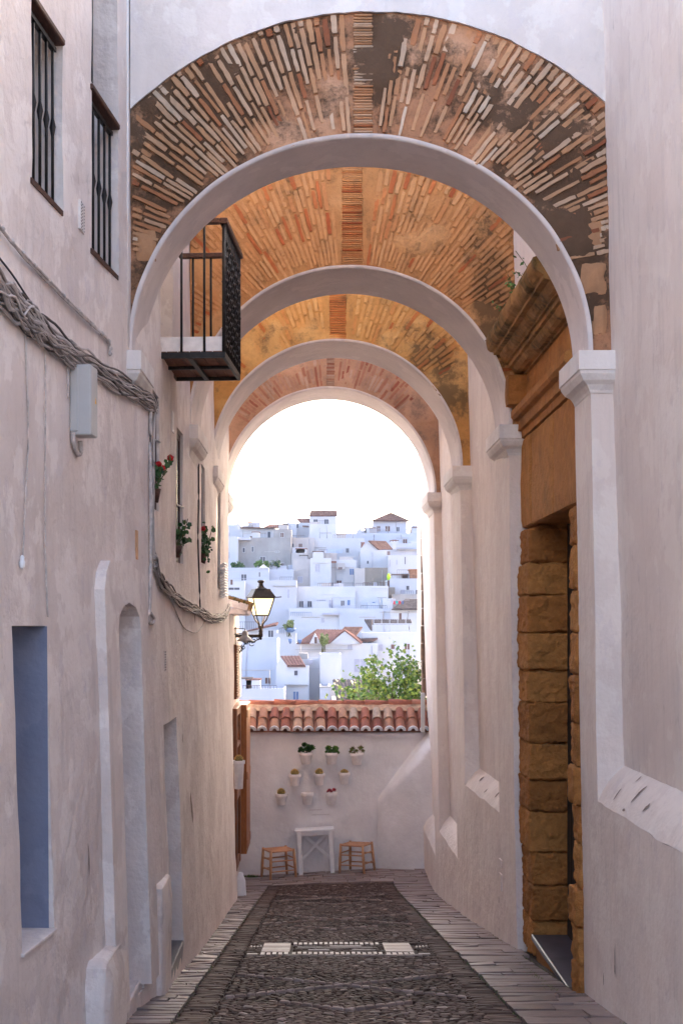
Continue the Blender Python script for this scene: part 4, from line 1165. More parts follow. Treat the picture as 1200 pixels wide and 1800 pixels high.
POTS = [
 (538, 1323, .115, 'aeo', 'white wall pot holding a big bushy green succulent, leftmost of the top row'),
 (583, 1323, .112, 'aeo2', 'white wall pot with two round green rosettes, middle of the top row'),
 (627, 1324, .110, 'spiky', 'white wall pot with a spiky reddish green succulent, rightmost of the top row'),
 (518, 1361, .102, 'cactus', 'white wall pot with a golden cactus at the left end of the middle row'),
 (561, 1360, .096, 'cactus', 'white wall pot with a golden cactus in the centre of the middle row'),
 (605, 1358, .096, 'cactusl', 'white wall pot with a low golden cactus at the right end of the middle row'),
 (494, 1395, .102, 'cactus', 'white wall pot with a golden cactus at the left end of the bottom row'),
 (540, 1394, .106, 'pale', 'white wall pot with a tiny pale plant in the middle of the bottom row'),
 (582, 1394, .104, 'red', 'white wall pot with a dark red succulent at the right end of the bottom row')]
rp = random.Random(8)
def cactus(c, r, h, parent):
    m = MB(); m.lathe(c, [(r*.8, -.01), (r, h*.3), (r*.92, h*.65), (r*.55, h*.92), (.002, h)], 16); m.build('cactus_body', 'cactus', parent)
    m = MB()
    for _ in range(520):
        t = rp.random()*6.28; e = rp.uniform(.0, 1.5)
        d = Vector((math.cos(t)*math.cos(e), math.sin(t)*math.cos(e), math.sin(e)))
        q = Vector(c)+Vector((d.x*r*.97, d.y*r*.97, h*.35+d.z*h*.62)); d = (d+Vector([rp.gauss(0, .45) for _ in range(3)])).normalized()
        s = d.orthogonal().normalized()*.0016
        m.poly([q-s, q+s, q+d*rp.uniform(.014, .026)])
    m.build('spines', 'spine', parent)
for (px_, py_, r, kind, lab) in POTS:
    p = at(px_, py_, YW-r-.012)
    t = thing('wall_pot', (p.x, p.y, p.z-.2), lab, 'flower pot', 'white pots hung on the end wall')
    lathe_pot(p, r, .195, t)
    m = MB(); m.tube([(p.x-r*.9, YW+.01, p.z-.03), (p.x-r*.95, p.y, p.z-.03), (p.x, p.y-r*1.02, p.z-.03), (p.x+r*.95, p.y, p.z-.03), (p.x+r*.9, YW+.01, p.z-.03)], .003, 5); m.build('hanger', 'potwhite', t)
    c = Vector((p.x, p.y-.01, p.z))
    if kind.startswith('cactus'): cactus((c.x, c.y, c.z-.02), .066 if kind == 'cactus' else .062, .10 if kind == 'cactus' else .065, t)
    elif kind == 'aeo':
        m = MB()
        for (dx, dz, R_) in ((-.09, .06, .055), (-.03, .12, .065), (.03, .10, .06), (.085, .07, .085), (0, .05, .06), (-.05, .03, .05), (.05, .02, .05), (-.11, .02, .04)):
            rosette(m, c+Vector((dx, rp.uniform(-.04, .03), dz)), R_, 34, .4, Vector((dx*2, -.7, .8)).normalized())
        m.build('rosettes', 'leaf_dark', t)
        m = MB()
        for (dx, dz) in ((-.09, .05), (.08, .06), (0, .1), (.03, .08)): m.bar(c+Vector((0, 0, -.02)), c+Vector((dx, -.02, dz)), .006, 5)
        m.build('stems', 'stem', t)
    elif kind == 'aeo2':
        m = MB()
        for (dx, dz, R_) in ((-.055, .065, .072), (.058, .058, .075), (-.09, .01, .035), (.1, 0, .04), (0, .02, .045), (-.04, .0, .04), (.05, 0, .04)): rosette(m, c+Vector((dx, -.03, dz)), R_, 46, .35, Vector((dx*2, -.8, .7)).normalized())
        m.build('rosettes', 'leaf', t)
    elif kind == 'spiky':
        m = MB(); m2 = MB()
        for (dx, dz, R_) in ((-.07, .06, .065), (.06, .075, .07), (-.01, .03, .05), (-.1, .02, .045), (.1, .03, .045), (-.05, -.01, .045)):
            rosette(m, c+Vector((dx, -.03, dz)), R_, 30, .22, Vector((dx*2, -.7, .8)).normalized()); rosette(m2, c+Vector((dx, -.035, dz)), R_*1.15, 14, .16, Vector((dx*2, -.9, .5)).normalized())
        m.build('rosettes', 'leaf', t); m2.build('red_leaf_tips', simple('reddish_leaf', (.20, .07, .04), .5), t)
    elif kind == 'pale':
        m = MB()
        for dx in (-.02, .01, .035): rosette(m, c+Vector((dx, 0, .01)), .03, 10, .3, Vector((dx*5, -.2, 1)).normalized())
        m.build('plant', 'succ_pale', t)
    else:
        m = MB()
        for (dx, dz, R_) in ((-.03, .04, .05), (.045, .045, .055), (0, .02, .04), (-.055, .02, .035)): rosette(m, c+Vector((dx, -.02, dz)), R_, 18, .42, Vector((dx*3, -.6, .9)).normalized())
        m.build('plant', 'succ_red', t)
# single pot hung near the wooden doors
p = Vector((-1.125, 18.9, (1100-1337)*18.9/F))
t = thing('wall_pot', (p.x, p.y, p.z-.36), 'weathered white pot with a golden cactus hung by the brown wooden doors', 'flower pot')
lathe_pot(p, .088, .40, t); cactus((p.x, p.y, p.z-.02), .058, .09, t)

# ------------------------------------------------------------------ table and stools
gz = groundz(22.3, .0)
t = thing('side_table', (-.03, 22.37, gz), 'narrow white console table with crossed braces against the end wall under the pots', 'table')
t.rotation_euler = (0, math.radians(-3.2), 0)
def local(m, name, mat, parent):   # mesh given in the thing's own coordinates
    me = bpy.data.meshes.new(name); me.from_pydata(m.v, [], m.f); me.materials.append(M[mat])
    me.polygons.foreach_set('use_smooth', m.smooth); a = me.attributes.new('tone', 'FLOAT', 'POINT'); a.data.foreach_set('value', m.tone)
    o = bpy.data.objects.new(name, me); COL.objects.link(o); o.parent = parent; return o
m = MB(); m.box(-.325, .325, -.17, .17, .715, .75, .004); local(m, 'table_top', 'paintwhite', t)
m = MB(); m.box(-.27, .27, -.135, -.115, .65, .714); m.box(-.27, .27, .115, .135, .65, .714); local(m, 'apron', 'paintwhite', t)
for sx in (-1, 1):
    for sy in (-1, 1):
        m = MB(); m.box(sx*.262-.035, sx*.262+.035, sy*.13-.028, sy*.13+.028, -.03 if sy < 0 else -.02, .714, .004); local(m, 'leg', 'paintwhite', t)
for sg, yy in ((1, .06), (-1, .086)):
    m = MB(); a = Vector((-.24*sg, yy, .22)); b = Vector((.24*sg, yy, .69)); d = (b-a); L = d.length; d.normalize()
    m.obox((a+b)/2, d, Vector((0, 1, 0)), d.cross(Vector((0, 1, 0))), L/2, .011, .022, .002); local(m, 'cross_brace', 'paintwhite', t)
def stool():
    t = thing('rush_stool', (0, 0, 0), '', 'stool', 'rush stools beside the white table')
    W_ = .20; H_ = .47; sp = .025
    feet = []
    for sx in (-1, 1):
        for sy in (-1, 1):
            m = MB(); p0 = Vector((sx*(W_+sp), sy*(W_*.85+sp), 0)); p1 = Vector((sx*W_, sy*W_*.85, H_+.012))
            m.tube([p0, p0.lerp(p1, .5), p1], [.020, .024, .020], 9); local(m, 'leg', 'stool_wood', t); feet.append((p0, p1))
    def leg(i, z): a, b = feet[i]; return a.lerp(b, z/H_)
    for (i, j) in ((0, 1), (2, 3), (0, 2), (1, 3)):
        for z in (.16, .32) if i+j in (1, 5) else (.13, .29):
            m = MB(); m.tube([leg(i, z), leg(i, z).lerp(leg(j, z), .5), leg(j, z)], [.010, .013, .010], 7); local(m, 'rung', 'stool_wood', t)
    m = MB()
    for k in range(34):    # four woven triangles
        f = k/34; u = 1-f
        r = .0065; z = H_-.008-.012*math.sin(f*math.pi*.5)
        a = W_*u+.004; b = W_*.85*u+.004
        if a < .006: continue
        m.tube([(-a, -b, z), (a, -b, z), (a, b, z), (-a, b, z), (-a, -b, z)], r, 5, False)
    for sy in (-1, 1): m.tube([(-W_, sy*W_*.85, H_-.014), (W_, sy*W_*.85, H_-.014)], .016, 7)
    for sx in (-1, 1): m.tube([(sx*W_, -W_*.85, H_-.012), (sx*W_, W_*.85, H_-.012)], .016, 7)
    m.box(-W_*.98, W_*.98, -W_*.83, W_*.83, H_-.03, H_-.018)
    local(m, 'seat', 'rush', t)
    return t
s1 = stool(); s1.location = (-.655, 22.05, groundz(22.05, -.655)+.01); s1.rotation_euler = (0, math.radians(-1), math.radians(24)); s1['label'] = 'rush seated wooden stool left of the white table'
s2 = s1.copy(); COL.objects.link(s2)
for ch in list(s1.children):
    c_ = ch.copy(); c_.parent = s2; COL.objects.link(c_)
s2.location = (.635, 22.17, groundz(22.17, .635)+.01); s2.rotation_euler = (0, math.radians(-2), math.radians(-28)); s2['label'] = 'rush seated wooden stool right of the white table'

# ------------------------------------------------------------------ second house on the left beyond the arches
H2 = thing('low_house', (-1.4, 20.5, -4.1), 'small whitewashed house behind the last arch on the left with brown wooden doors and shutter', 'house')
hx = lambda y: -1.215-.030*(y-18.4)
m = MB()
m.grid(lambda y, z: (hx(y)+.01*n3(y, z, 3, 2), y, z), subs(18.36, 22.62, .15), subs(-4.6, .16, .15))
m.quad((-1.34, 22.62, -4.6), (-4.5, 22.62, -4.6), (-4.5, 22.62, .16), (-1.34, 22.62, .16)); m.quad((-1.2, 18.36, .16), (-4.5, 18.36, .16), (-4.5, 22.62, .16), (-1.34, 22.62, .16))
m.build('wall', 'left', H2)
m = MB()      # short mossy eave above the lamp
m.obox(Vector((-1.18, 19.5, .30)), Vector((1, 0, -.28)).normalized(), Vector((0, 1, 0)), Vector((.28, 0, 1)).normalized(), .19, .6, .05, .01)
m.obox(Vector((-1.16, 19.5, .20)), Vector((1, 0, 0)), Vector((0, 1, 0)), Vector((0, 0, 1)), .15, .58, .05, .02)
ev = m.build('eave', 'left', H2)
m = MB()
for k in range(6):
    y = 18.98+k*.2; m.t = rt.random()
    m.tube([(-1.40, y, .40), (-.985, y, .275)], [.06, .07], 10)
m.build('eave_tiles', 'cornice', ev)
m = MB()
for _ in range(420):
    x = rt.uniform(-1.38, -1.0); y = rt.uniform(18.9, 20.1); z = .355-(x+1.2)*.30+rt.uniform(0, .05); a = rt.random()*6.28
    m.poly([(x-.012, y, z-.03), (x+.012, y, z-.03), (x+.02*math.cos(a), y+.02*math.sin(a), z+.02)])
m.build('moss', 'moss', ev)
m = MB()      # window shutter folded on the wall
x = hx(20.3)
m.box(x-.02, x+.05, 20.0, 20.62, -1.1, -.28, .004)
for k in range(20): m.box(x+.05, x+.062, 20.05, 20.57, -1.07+k*.039, -1.045+k*.039)
m.build('shutter', 'wood_door', H2)
m = MB(); m.box(x-.02, x+.055, 20.64, 21.2, -1.13, -.25, .02); m.build('window_surround', 'endwall', H2)
# doors: outer frame, near leaf standing a little open with a glazed opening, darker lower part
d1 = MB(); xd = hx(20.0)
d1.box(xd-.02, xd+.085, 19.35, 19.47, -3.55, -1.20, .004); d1.box(xd-.02, xd+.085, 20.2, 20.32, -3.55, -1.20, .004)
d1.box(xd-.015, xd+.08, 19.47, 20.2, -1.32, -1.20, .004); d1.box(xd-.015, xd+.08, 19.47, 20.2, -2.55, -2.43, .004); d1.box(xd-.015, xd+.08, 19.47, 20.2, -3.55, -3.43, .004); d1.box(xd-.015, xd+.08, 19.47, 20.2, -1.78, -1.72)
dr = d1.build('door', 'wood_door', H2)
g = MB(); g.box(xd+.01, xd+.03, 19.47, 20.2, -2.43, -1.32); g.build('pane', 'box', dr)
g = MB(); g.box(xd+.01, xd+.05, 19.47, 20.2, -3.43, -2.55); g.build('door_panel', 'wood_black', dr)
g = MB(); g.tube([(xd+.09, 19.41, -2.2), (xd+.13, 19.41, -2.22), (xd+.13, 19.41, -2.34), (xd+.09, 19.41, -2.36)], .009, 6); g.build('handle', 'enamel', dr)
g = MB(); xo = hx(21.2)
g.obox(Vector((xo+.10, 21.0, -2.35)), Vector((1, 0, 0)), Vector((0, 1, 0)), Vector((0, 0, 1)), .10, .52, 1.14, .005)
for zz in (-1.35, -2.3, -3.35): g.box(xo+.20, xo+.212, 20.55, 21.45, zz-.06, zz+.06, .003)
g.build('shutter_door', 'wood_door2', H2)
m = MB(); m.lathe((-1.10, 18.9, -3.9), [(.10, -.1), (.085, .05), (.07, .3), (.03, .42)], 12); m.build('wheel_guard', 'endwall', H2)

# ------------------------------------------------------------------ lamps
xl_, yl_ = -.885, 20.5
L0 = thing('wall_lantern', (hx(yl_), yl_, -.16), 'black iron wall lantern with lit frosted panes on a scrolled bracket', 'lantern')
m = MB(); zb_ = -.158
m.obox(Vector(((hx(yl_)+xl_)/2, yl_, zb_)), Vector((1, 0, 0)), Vector((0, 1, 0)), Vector((0, 0, 1)), (xl_-hx(yl_))/2, .018, .024, .004)
m.box(hx(yl_)-.01, hx(yl_)+.015, yl_-.03, yl_+.03, -.50, -.02)
def scroll(cx, cz, r, a0, turns, sgn):
    return [Vector((cx+sgn*r*(1-i/30*.8)*math.cos(a0+i/30*turns*6.28), yl_, cz+r*(1-i/30*.8)*math.sin(a0+i/30*turns*6.28))) for i in range(31)]
for (cx, cz, r, a0, tr, sg) in ((-.99, -.225, .05, 1.57, 1.2, 1), (-1.10, -.25, .06, .6, 1.1, 1), (-1.20, -.36, .055, .4, 1.2, -1), (-1.03, -.27, .045, 3.6, 1.0, -1), (-1.15, -.33, .04, 2, 1.1, 1), (-.93, -.20, .03, 1.2, 1.1, -1)):
    m.tube(scroll(cx, cz, r, a0, tr, sg), .0075, 5)
m.tube(catmull([Vector((-.90, yl_, -.19)), Vector((-.98, yl_, -.24)), Vector((-1.08, yl_, -.25)), Vector((-1.16, yl_, -.32)), Vector((-1.23, yl_, -.46))], 6), .008, 5)
m.build('bracket', 'lampmetal', L0)
m = MB()
m.lathe((xl_, yl_, -.16), [(.004, -.06), (.022, -.045), (.024, -.03), (.012, -.02), (.03, -.01), (.034, .02), (.028, .06), (.036, .075), (.024, .10), (.02, .14), (.012, .16)], 12)
rt0 = math.radians(18)
def cor(r, z, k): a = rt0+math.pi/4+k*math.pi/2; return Vector((xl_+r*math.cos(a), yl_+r*math.sin(a), z))
zt_, zl_ = .425, .155
for k in range(4):
    m.bar(cor(.238, zt_, k), cor(.135, zl_, k), .010, 6); m.bar(cor(.238, zt_, k), cor(.238, zt_, k+1), .012, 6); m.bar(cor(.135, zl_, k), cor(.135, zl_, k+1), .011, 6)
    m.tube(catmull([cor(.125, zl_, k), cor(.10, .09, k), cor(.045, .03, k), cor(.03, -.04, k)], 5), .010, 6)
m.tube([cor(.238, zt_+.005, 3), cor(.36, zt_+.012, 3)], .009, 6)
m.build('lantern_frame', 'lampmetal', L0)
m = MB()
for k in range(4): m.quad(cor(.232, zt_, k), cor(.232, zt_, k+1), cor(.130, zl_, k+1), cor(.130, zl_, k))
m.build('frosted_pane', 'lampglass', L0)
m = MB()
pr = [(.255, zt_+.002), (.262, zt_+.014), (.175, zt_+.115), (.165, zt_+.135), (.12, zt_+.135), (.06, zt_+.165), (.04, zt_+.20), (.036, zt_+.235)]
for (r0, z0), (r1, z1) in zip(pr, pr[1:]):
    for k in range(4): m.quad(cor(r0, z0, k), cor(r0, z0, k+1), cor(r1, z1, k+1), cor(r1, z1, k))
m.lathe((xl_, yl_, zt_+.225), [(.03, 0), (.05, .012), (.055, .03), (.045, .042), (.02, .05)], 12)
m.build('lantern_roof', 'lampmetal', L0)
m = MB(); m.lathe((xl_, yl_, .26), [(.004, 0), (.028, .02), (.034, .06), (.02, .10), (.004, .115)], 10); m.build('bulb', 'bulb', L0)
L1 = thing('enamel_lamp', (hx(20.1), 20.1, -.2), 'grey enamel shade lamp on a short arm just below the lit lantern', 'lamp')
xe = -1.105
m = MB(); m.lathe((xe, 20.1, -.235), [(.128, 0), (.13, .006), (.085, .05), (.05, .085), (.045, .09), (.045, .13), (.03, .155), (.012, .165)], 20); m.build('lamp_shade', 'enamel', L1)
m = MB(); m.tube([(xe, 20.1, -.075), (xe, 20.1, -.05), (xe-.02, 20.1, -.045), (hx(20.1)-.01, 20.1, -.045)], .007, 6); m.tube([(xe, 20.1, -.11), (hx(20.1)-.01, 20.1, -.13)], .007, 6); m.build('arm', 'lampmetal', L1)
m = MB(); m.lathe((xe, 20.1, -.26), [(.02, 0), (.04, .02), (.03, .05), (.02, .06)], 12); m.build('bulb', 'enamel', L1)

# ------------------------------------------------------------------ geraniums in the windows
rg = random.Random(31)
def geranium(py, pts, flowers, base, label, leaves=60, group=None, spread=.05):
    t = thing('geranium', base, label, 'plant', 'plants growing from the left windows')
    m = MB(); B = Vector(base)
    m.lathe((B.x, B.y, B.z-.02), [(.05, 0), (.07, .1)], 12); m.build('pot', 'wood_dark', t)
    m = MB(); st = []
    for p in pts: 
        P = Vector(p); m.tube(catmull([B+Vector((0, 0, .06)), B.lerp(P, .5)+Vector((.02, 0, .03)), P], 5), .004, 5); st.append(P)
    m.build('stem', 'stem', t)
    m = MB()
    for _ in range(leaves):
        P = rg.choice(st); f = rg.random()**.6
        c_ = B.lerp(P, .35+.65*f)+Vector([rg.gauss(0, spread*.6), rg.gauss(0, spread), rg.gauss(0, spread)])
        nrm = Vector((.6+rg.gauss(0, .5), -.8+rg.gauss(0, .5), rg.gauss(.3, .5))).normalized()
        a = nrm.orthogonal().normalized(); b = nrm.cross(a); r = rg.uniform(.014, .030)
        m.poly([c_+(a*math.cos(q)+b*math.sin(q))*r*(1 if k % 2 else .82) for k, q in enumerate([i*math.pi/5 for i in range(10)])])
    m.build('leaves', 'leaf_dark', t)
    if flowers:
        m = MB()
        for F_, rad, n in flowers:
            for _ in range(n):
                d = Vector([rg.gauss(0, 1) for _ in range(3)]).normalized(); c_ = Vector(F_)+d*rad*rg.uniform(.4, 1)
                a = d.orthogonal().normalized(); b = d.cross(a); r = rad*.42
                m.poly([c_+(a*math.cos(q)+b*math.sin(q))*r*rg.uniform(.75, 1) for q in [i*math.pi/3 for i in range(6)]])
        m.build('flowers', 'petal', t)
    return t
geranium(0, [at(299, 806, 9.95), at(282, 822, 9.85), at(276, 850, 9.85)], [(at(299, 805, 9.95), .027, 60), (at(279, 817, 9.86), .028, 60), (at(287, 822, 9.9), .02, 40)], (wallx(9.9, .95)-.03, 9.9, .93), 'red flowering geranium in the nearest narrow window beside the white cables', 34, spread=.022)
geranium(0, [at(330, 912, 11.45), at(325, 930, 11.4), at(332, 945, 11.5), at(316, 925, 11.4)], [], (wallx(11.4, .6)-.04, 11.4, .60), 'green flowerless geranium hanging out of the dark middle window', 46, spread=.035)
geranium(0, [at(374, 924, 13.85), at(366, 945, 13.8), at(362, 965, 13.8), at(360, 935, 13.8), at(364, 970, 13.8)], [(at(357, 929, 13.75), .028, 50)], (wallx(13.8, .7)-.03, 13.8, .66), 'geranium with one coral red bloom in the window beyond the black cable', 80, spread=.05)

# weeds on the cornice
t = thing('cornice_weeds', (1.62, 10.4, 2.66), 'green weeds and dry stalks growing on top of the mossy stone cornice', 'plant')
m = MB(); s_ = MB()
for k in range(16):
    y = rg.uniform(9.7, 12.0) if k > 6 else rg.uniform(10.0, 10.8); x = rg.uniform(1.55, 1.72); h = rg.uniform(.05, .24) if y < 11 else rg.uniform(.03, .1)
    P = Vector((x, y, 2.64)); Q = P+Vector((rg.gauss(-.03, .05), rg.gauss(0, .05), h)); s_.tube([P, P.lerp(Q, .5)+Vector((.01, 0, 0)), Q], .003, 4)
    for j in range(5 if h > .15 else 14):
        c_ = P.lerp(Q, rg.random() if h > .15 else rg.random()*.9)+Vector([rg.gauss(0, .02) for _ in range(3)]); d = Vector([rg.gauss(0, 1) for _ in range(3)]).normalized(); a = d.orthogonal()
        r = rg.uniform(.012, .028); b = d.cross(a).normalized(); a.normalize(); m.poly([c_-a*r, c_+b*r*.5, c_+a*r, c_-b*r*.5])
m.build('leaves', 'leaf', t); s_.build('stalks', 'stem', t)

# ------------------------------------------------------------------ fig-like shrub behind the end wall
def leafpoly(m, c, nrm, r, rg, lob=5):
    a = nrm.orthogonal().normalized(); b = nrm.cross(a); q0 = rg.random()*6.28
    P = []
    for i in range(lob*2):
        q = q0+i*math.pi/lob; k = 1 if i % 2 == 0 else .55
        P.append(c+(a*math.cos(q)+b*math.sin(q))*r*k+nrm*(.12*r*(1 if i % 2 else -1)))
    m.poly(P)
def shrub(name, base, branches, label, mats, nleaf, rs, seed, trunk=.03, cat='shrub'):
    rg = random.Random(seed)
    t = thing(name, base, label, cat)
    m = MB(); B = Vector(base); tips = []
    for (p, w) in branches:
        P = Vector(p); mid = B.lerp(P, .5)+Vector((rg.gauss(0, .12), rg.gauss(0, .12), .15))
        cv = catmull([B, mid, P], 6); m.tube(cv, [trunk*(1-.8*i/(len(cv)-1)) for i in range(len(cv))], 6)
        for k in range(5):
            q = cv[int(len(cv)*rg.uniform(.45, .98))]; e = q+Vector((rg.gauss(0, w), rg.gauss(0, w), abs(rg.gauss(.05, w*.7)))); m.tube([q, e], [.008, .003], 4); tips.append((e, w))
        tips.append((P, w)); tips.append((cv[-3], w))
    m.build('branches', 'stem', t)
    ms = [MB() for _ in mats]
    for _ in range(nleaf):
        P, w = rg.choice(tips); f = P+Vector((rg.gauss(0, w), rg.gauss(0, w), rg.gauss(0, w*.9)))
        nrm = Vector((rg.gauss(0, .6), rg.gauss(-.5, .6), rg.gauss(.6, .5))).normalized()
        leafpoly(rg.choices(ms, [5, 4, 2][:len(ms)])[0], f, nrm, rg.uniform(*rs), rg)
    for mm, mt in zip(ms, mats): mm.build('foliage', mt, t)
    return t
YS = 26.0
br = [(at(x, y, YS+rg.uniform(-.5, .7)), w) for x, y, w in ((652, 1172, .10), (656, 1160, .05), (640, 1195, .14), (660, 1200, .18), (690, 1183, .16), (700, 1172, .12), (712, 1190, .18), (722, 1168, .08), (728, 1185, .12), (735, 1215, .18), (675, 1215, .22), (650, 1222, .22), (628, 1218, .12), (700, 1222, .24), (725, 1232, .24), (640, 1236, .2), (618, 1222, .05), (760, 1200, .25), (775, 1225, .3), (680, 1236, .25))]
shrub('fig_shrub', (1.7, YS, -4.6), br, 'leafy green shrub rising behind the right end of the tiled wall', ['tree2', 'tree1', 'tree3'], 4800, (.026, .055), 77, .03)
# ------------------------------------------------------------------ the white town across the valley
rtw = random.Random(99)
def DY(yb): return 150+(1240-yb)*.355
WM = {'b': 'winbrown', 'd': 'windark', 'u': 'winblue', 'g': 'wingrey'}
def roofquad(parent, a, b, c, d, mat, rib=.45, th=.12, name='roof'):
    """a,b ridge ends; c,d eave ends (a-c, b-d run down the slope); ribbed with barrel tiles"""
    a, b, c, d = map(Vector, (a, b, c, d)); m = MB()
    W_ = max((b-a).length, (d-c).length); n = max(3, int(W_/rib))
    nn = (b-a).cross(c-a)
    if nn.length < 1e-6: nn = (d-c).cross(c-a)
    nn.normalize()
    if nn.z < 0: nn = -nn
    seg = 4; N = n*seg; Vn = max(2, int((c-a).length/1.2))
    m.sm = True; rows = []
    for j in range(Vn+1):
        v = j/Vn; row = []
        for i in range(N+1):
            u = i/N; p = a.lerp(b, u).lerp(c.lerp(d, u), v)
            h = .10*abs(math.sin(u*n*math.pi))+.02*((j % 2))
            row.append(m.vert(p+nn*h))
        rows.append(row)
    for r0, r1 in zip(rows, rows[1:]):
        for i in range(N): m.face([r0[i], r0[i+1], r1[i+1], r1[i]])
    m.sm = False
    dn = nn*-th
    m.quad(c+dn, d+dn, d, c); m.quad(a+dn, b+dn, d+dn, c+dn); m.quad(a+dn, c+dn, c, a); m.quad(b+dn, d+dn, d, b); m.quad(a+dn, b+dn, b, a)
    return m.build(name, mat, parent)
def pane(parent, x0, x1, y0, y1, D, k, surround=True, bars=True):
    p, q = at(x0, y1, D), at(x1, y0, D); w = q.x-p.x; h = q.z-p.z
    m = MB(); e = .07
    if surround:
        m.box(p.x-e, p.x, D-.06, D+.02, p.z-e, q.z+e); m.box(q.x, q.x+e, D-.06, D+.02, p.z-e, q.z+e)
        m.box(p.x, q.x, D-.06, D+.02, q.z, q.z+e); m.box(p.x-.02, q.x+.02, D-.10, D+.02, p.z-e, p.z)
    m.m = 1
    m.box(p.x, q.x, D-.018, D+.01, p.z, q.z)
    m.m = 0
    if bars and w > .5:
        m.box(p.x+w/2-.03, p.x+w/2+.03, D-.045, D-.018, p.z, q.z)
    m.build('window', ['tw', WM[k]], parent)
def house(label, x0, x1, yt, yb, mat='tw', wins=(), depth=8., D=None, cap=True, flat=True, group=None, angle=0, cat='house', name='town_house', side=True):
    D = D or DY(yb); D += rtw.uniform(-.4, .4)
    p, q = at(x0, yt, D), at(x1, yt, D); zb_ = lerp_tab(TT, D)-3
    t = thing(name, ((p.x+q.x)/2, D, min(p.z-2, zb_+3)), label, cat, group)
    m = MB(); m.box(p.x, q.x, D, D+depth, zb_, p.z-(.0 if not flat else .25))
    if flat:     # parapet round a flat roof terrace
        e = .18
        m.box(p.x, q.x, D+.001, D+e, p.z-.25, p.z); m.box(p.x, q.x, D+depth-e, D+depth-.001, p.z-.25, p.z)
        m.box(p.x+.001, p.x+e, D+e, D+depth-e, p.z-.25, p.z-.01); m.box(q.x-e, q.x-.001, D+e, D+depth-e, p.z-.25, p.z-.01)
    m.build('wall', mat, t)
    for w in wins: pane(t, *w[:4], D-.0, w[4], True)
    t['_D'] = D
    W_ = q.x-p.x; H_ = p.z-at(x0, yb, D).z; X0, X1 = max(p.x, at(398, 1000, D).x), min(q.x, at(750, 1000, D).x)
    if X1-X0 > 3 and H_ > 2:
        rh = random.Random(int(x0*7+yt*13)); busy = [(at(w[0], 0, D).x, at(w[1], 0, D).x) for w in wins]
        def clear(a, b): return all(b < u-.25 or a > v+.25 for u, v in busy)
        for _ in range(max(1, int((X1-X0)/2.8))):      # down pipes, ledges, small openings and roof pieces
            x = rh.uniform(X0+.4, X1-.4)
            if clear(x-.1, x+.1) and rh.random() < .5:
                m = MB(); m.tube([(x, D-.06, p.z-.3), (x+rh.uniform(-.3, .3), D-.06, p.z-H_*.5), (x+rh.uniform(-.3, .3), D-.06, p.z-H_-1)], .045, 5); m.build('down_pipe', rh.choice(['wingrey', 'tg', 'winbrown']), t)
            w_ = rh.uniform(.45, .9); h_ = rh.uniform(.6, 1.1); x = rh.uniform(X0+.5, X1-1.3); z = p.z-rh.uniform(.7, max(.8, H_*.75))-h_
            if clear(x, x+w_) and rh.random() < .75:
                u0 = 560+x*F/D; u1 = 560+(x+w_)*F/D; v0 = 1100-(z+h_)*F/D; v1 = 1100-z*F/D
                pane(t, u0, u1, v0, v1, D, rh.choice('ddbgdb')); busy.append((x, x+w_))
            if rh.random() < .45:
                w_ = rh.uniform(1.2, min(5, X1-X0)); x = rh.uniform(X0, X1-w_); z = p.z-rh.uniform(.5, max(.6, H_*.6))
                m = MB(); m.box(x, x+w_, D-.09, D+.01, z, z+.09); m.build('ledge', rh.choice(['tg', 'tl', 'tpink']), t)
            if flat and rh.random() < .5:
                w_ = rh.uniform(1.2, 2.6); x = rh.uniform(X0, max(X0+.1, X1-w_)); hh = rh.uniform(.5, 1.2)
                m = MB(); m.box(x, min(x+w_, q.x-.05), D+2.5, D+5, p.z-.3, p.z+hh); m.build('roof_hut', rh.choice(['tw', 'tl', 'tpink', 'tb']), t)
                if rh.random() < .5:
                    m = MB(); m.box(x-.1, min(x+w_, q.x)+.1, D+2.4, D+5.1, p.z+hh, p.z+hh+.14); m.build('hut_roof', rh.choice(['fartile', 'fartile_grey', 'fartile_red']), t)
            if flat and rh.random() < .35:
                x = rh.uniform(X0+.3, X1-.3); m = MB(); m.bar((x, D+1, p.z-.3), (x, D+1, p.z+rh.uniform(1, 2)), .03, 4); m.build('pole', 'windark', t)
        for _ in range(2):
            if rh.random() < .3 and flat and X1-X0 > 5:
                w_ = rh.uniform(1.5, 4); x = rh.uniform(X0, X1-w_); railing(t, 560+x*F/D, 560+(x+w_)*F/D, yt-6, yt, D, rh.choice(['windark', 'wingrey', 'winbrown']))
    return t
def chimney(t, x0, x1, yt, yb, D, mat='tw', name='chimney'):
    p, q = at(x0, yb, D), at(x1, yt, D); m = MB(); d = q.x-p.x
    m.box(p.x, q.x, D+.3, D+.3+d, p.z-.5, q.z-.35); m.build(name, mat, t)
    m = MB(); m.box(p.x-.06, q.x+.06, D+.24, D+.36+d, q.z-.12, q.z); 
    for i in (0, 1):
        for j in (0, 1): m.box(p.x+i*(d-.12), p.x+i*(d-.12)+.12, D+.3+j*(d-.12), D+.42+j*(d-.12), q.z-.35, q.z-.12)
    m.build('chimney_cap', 'fartile_red', t)
def railing(t, x0, x1, yt, yb, D, mat='windark', name='railing'):
    p, q = at(x0, yb, D), at(x1, yt, D); m = MB(); n = max(3, int((q.x-p.x)/.3))
    for i in range(n+1):
        x = p.x+(q.x-p.x)*i/n; m.box(x-.02, x+.02, D, D+.04, p.z, q.z)
    m.box(p.x, q.x, D-.01, D+.05, q.z-.05, q.z); m.build(name, mat, t)
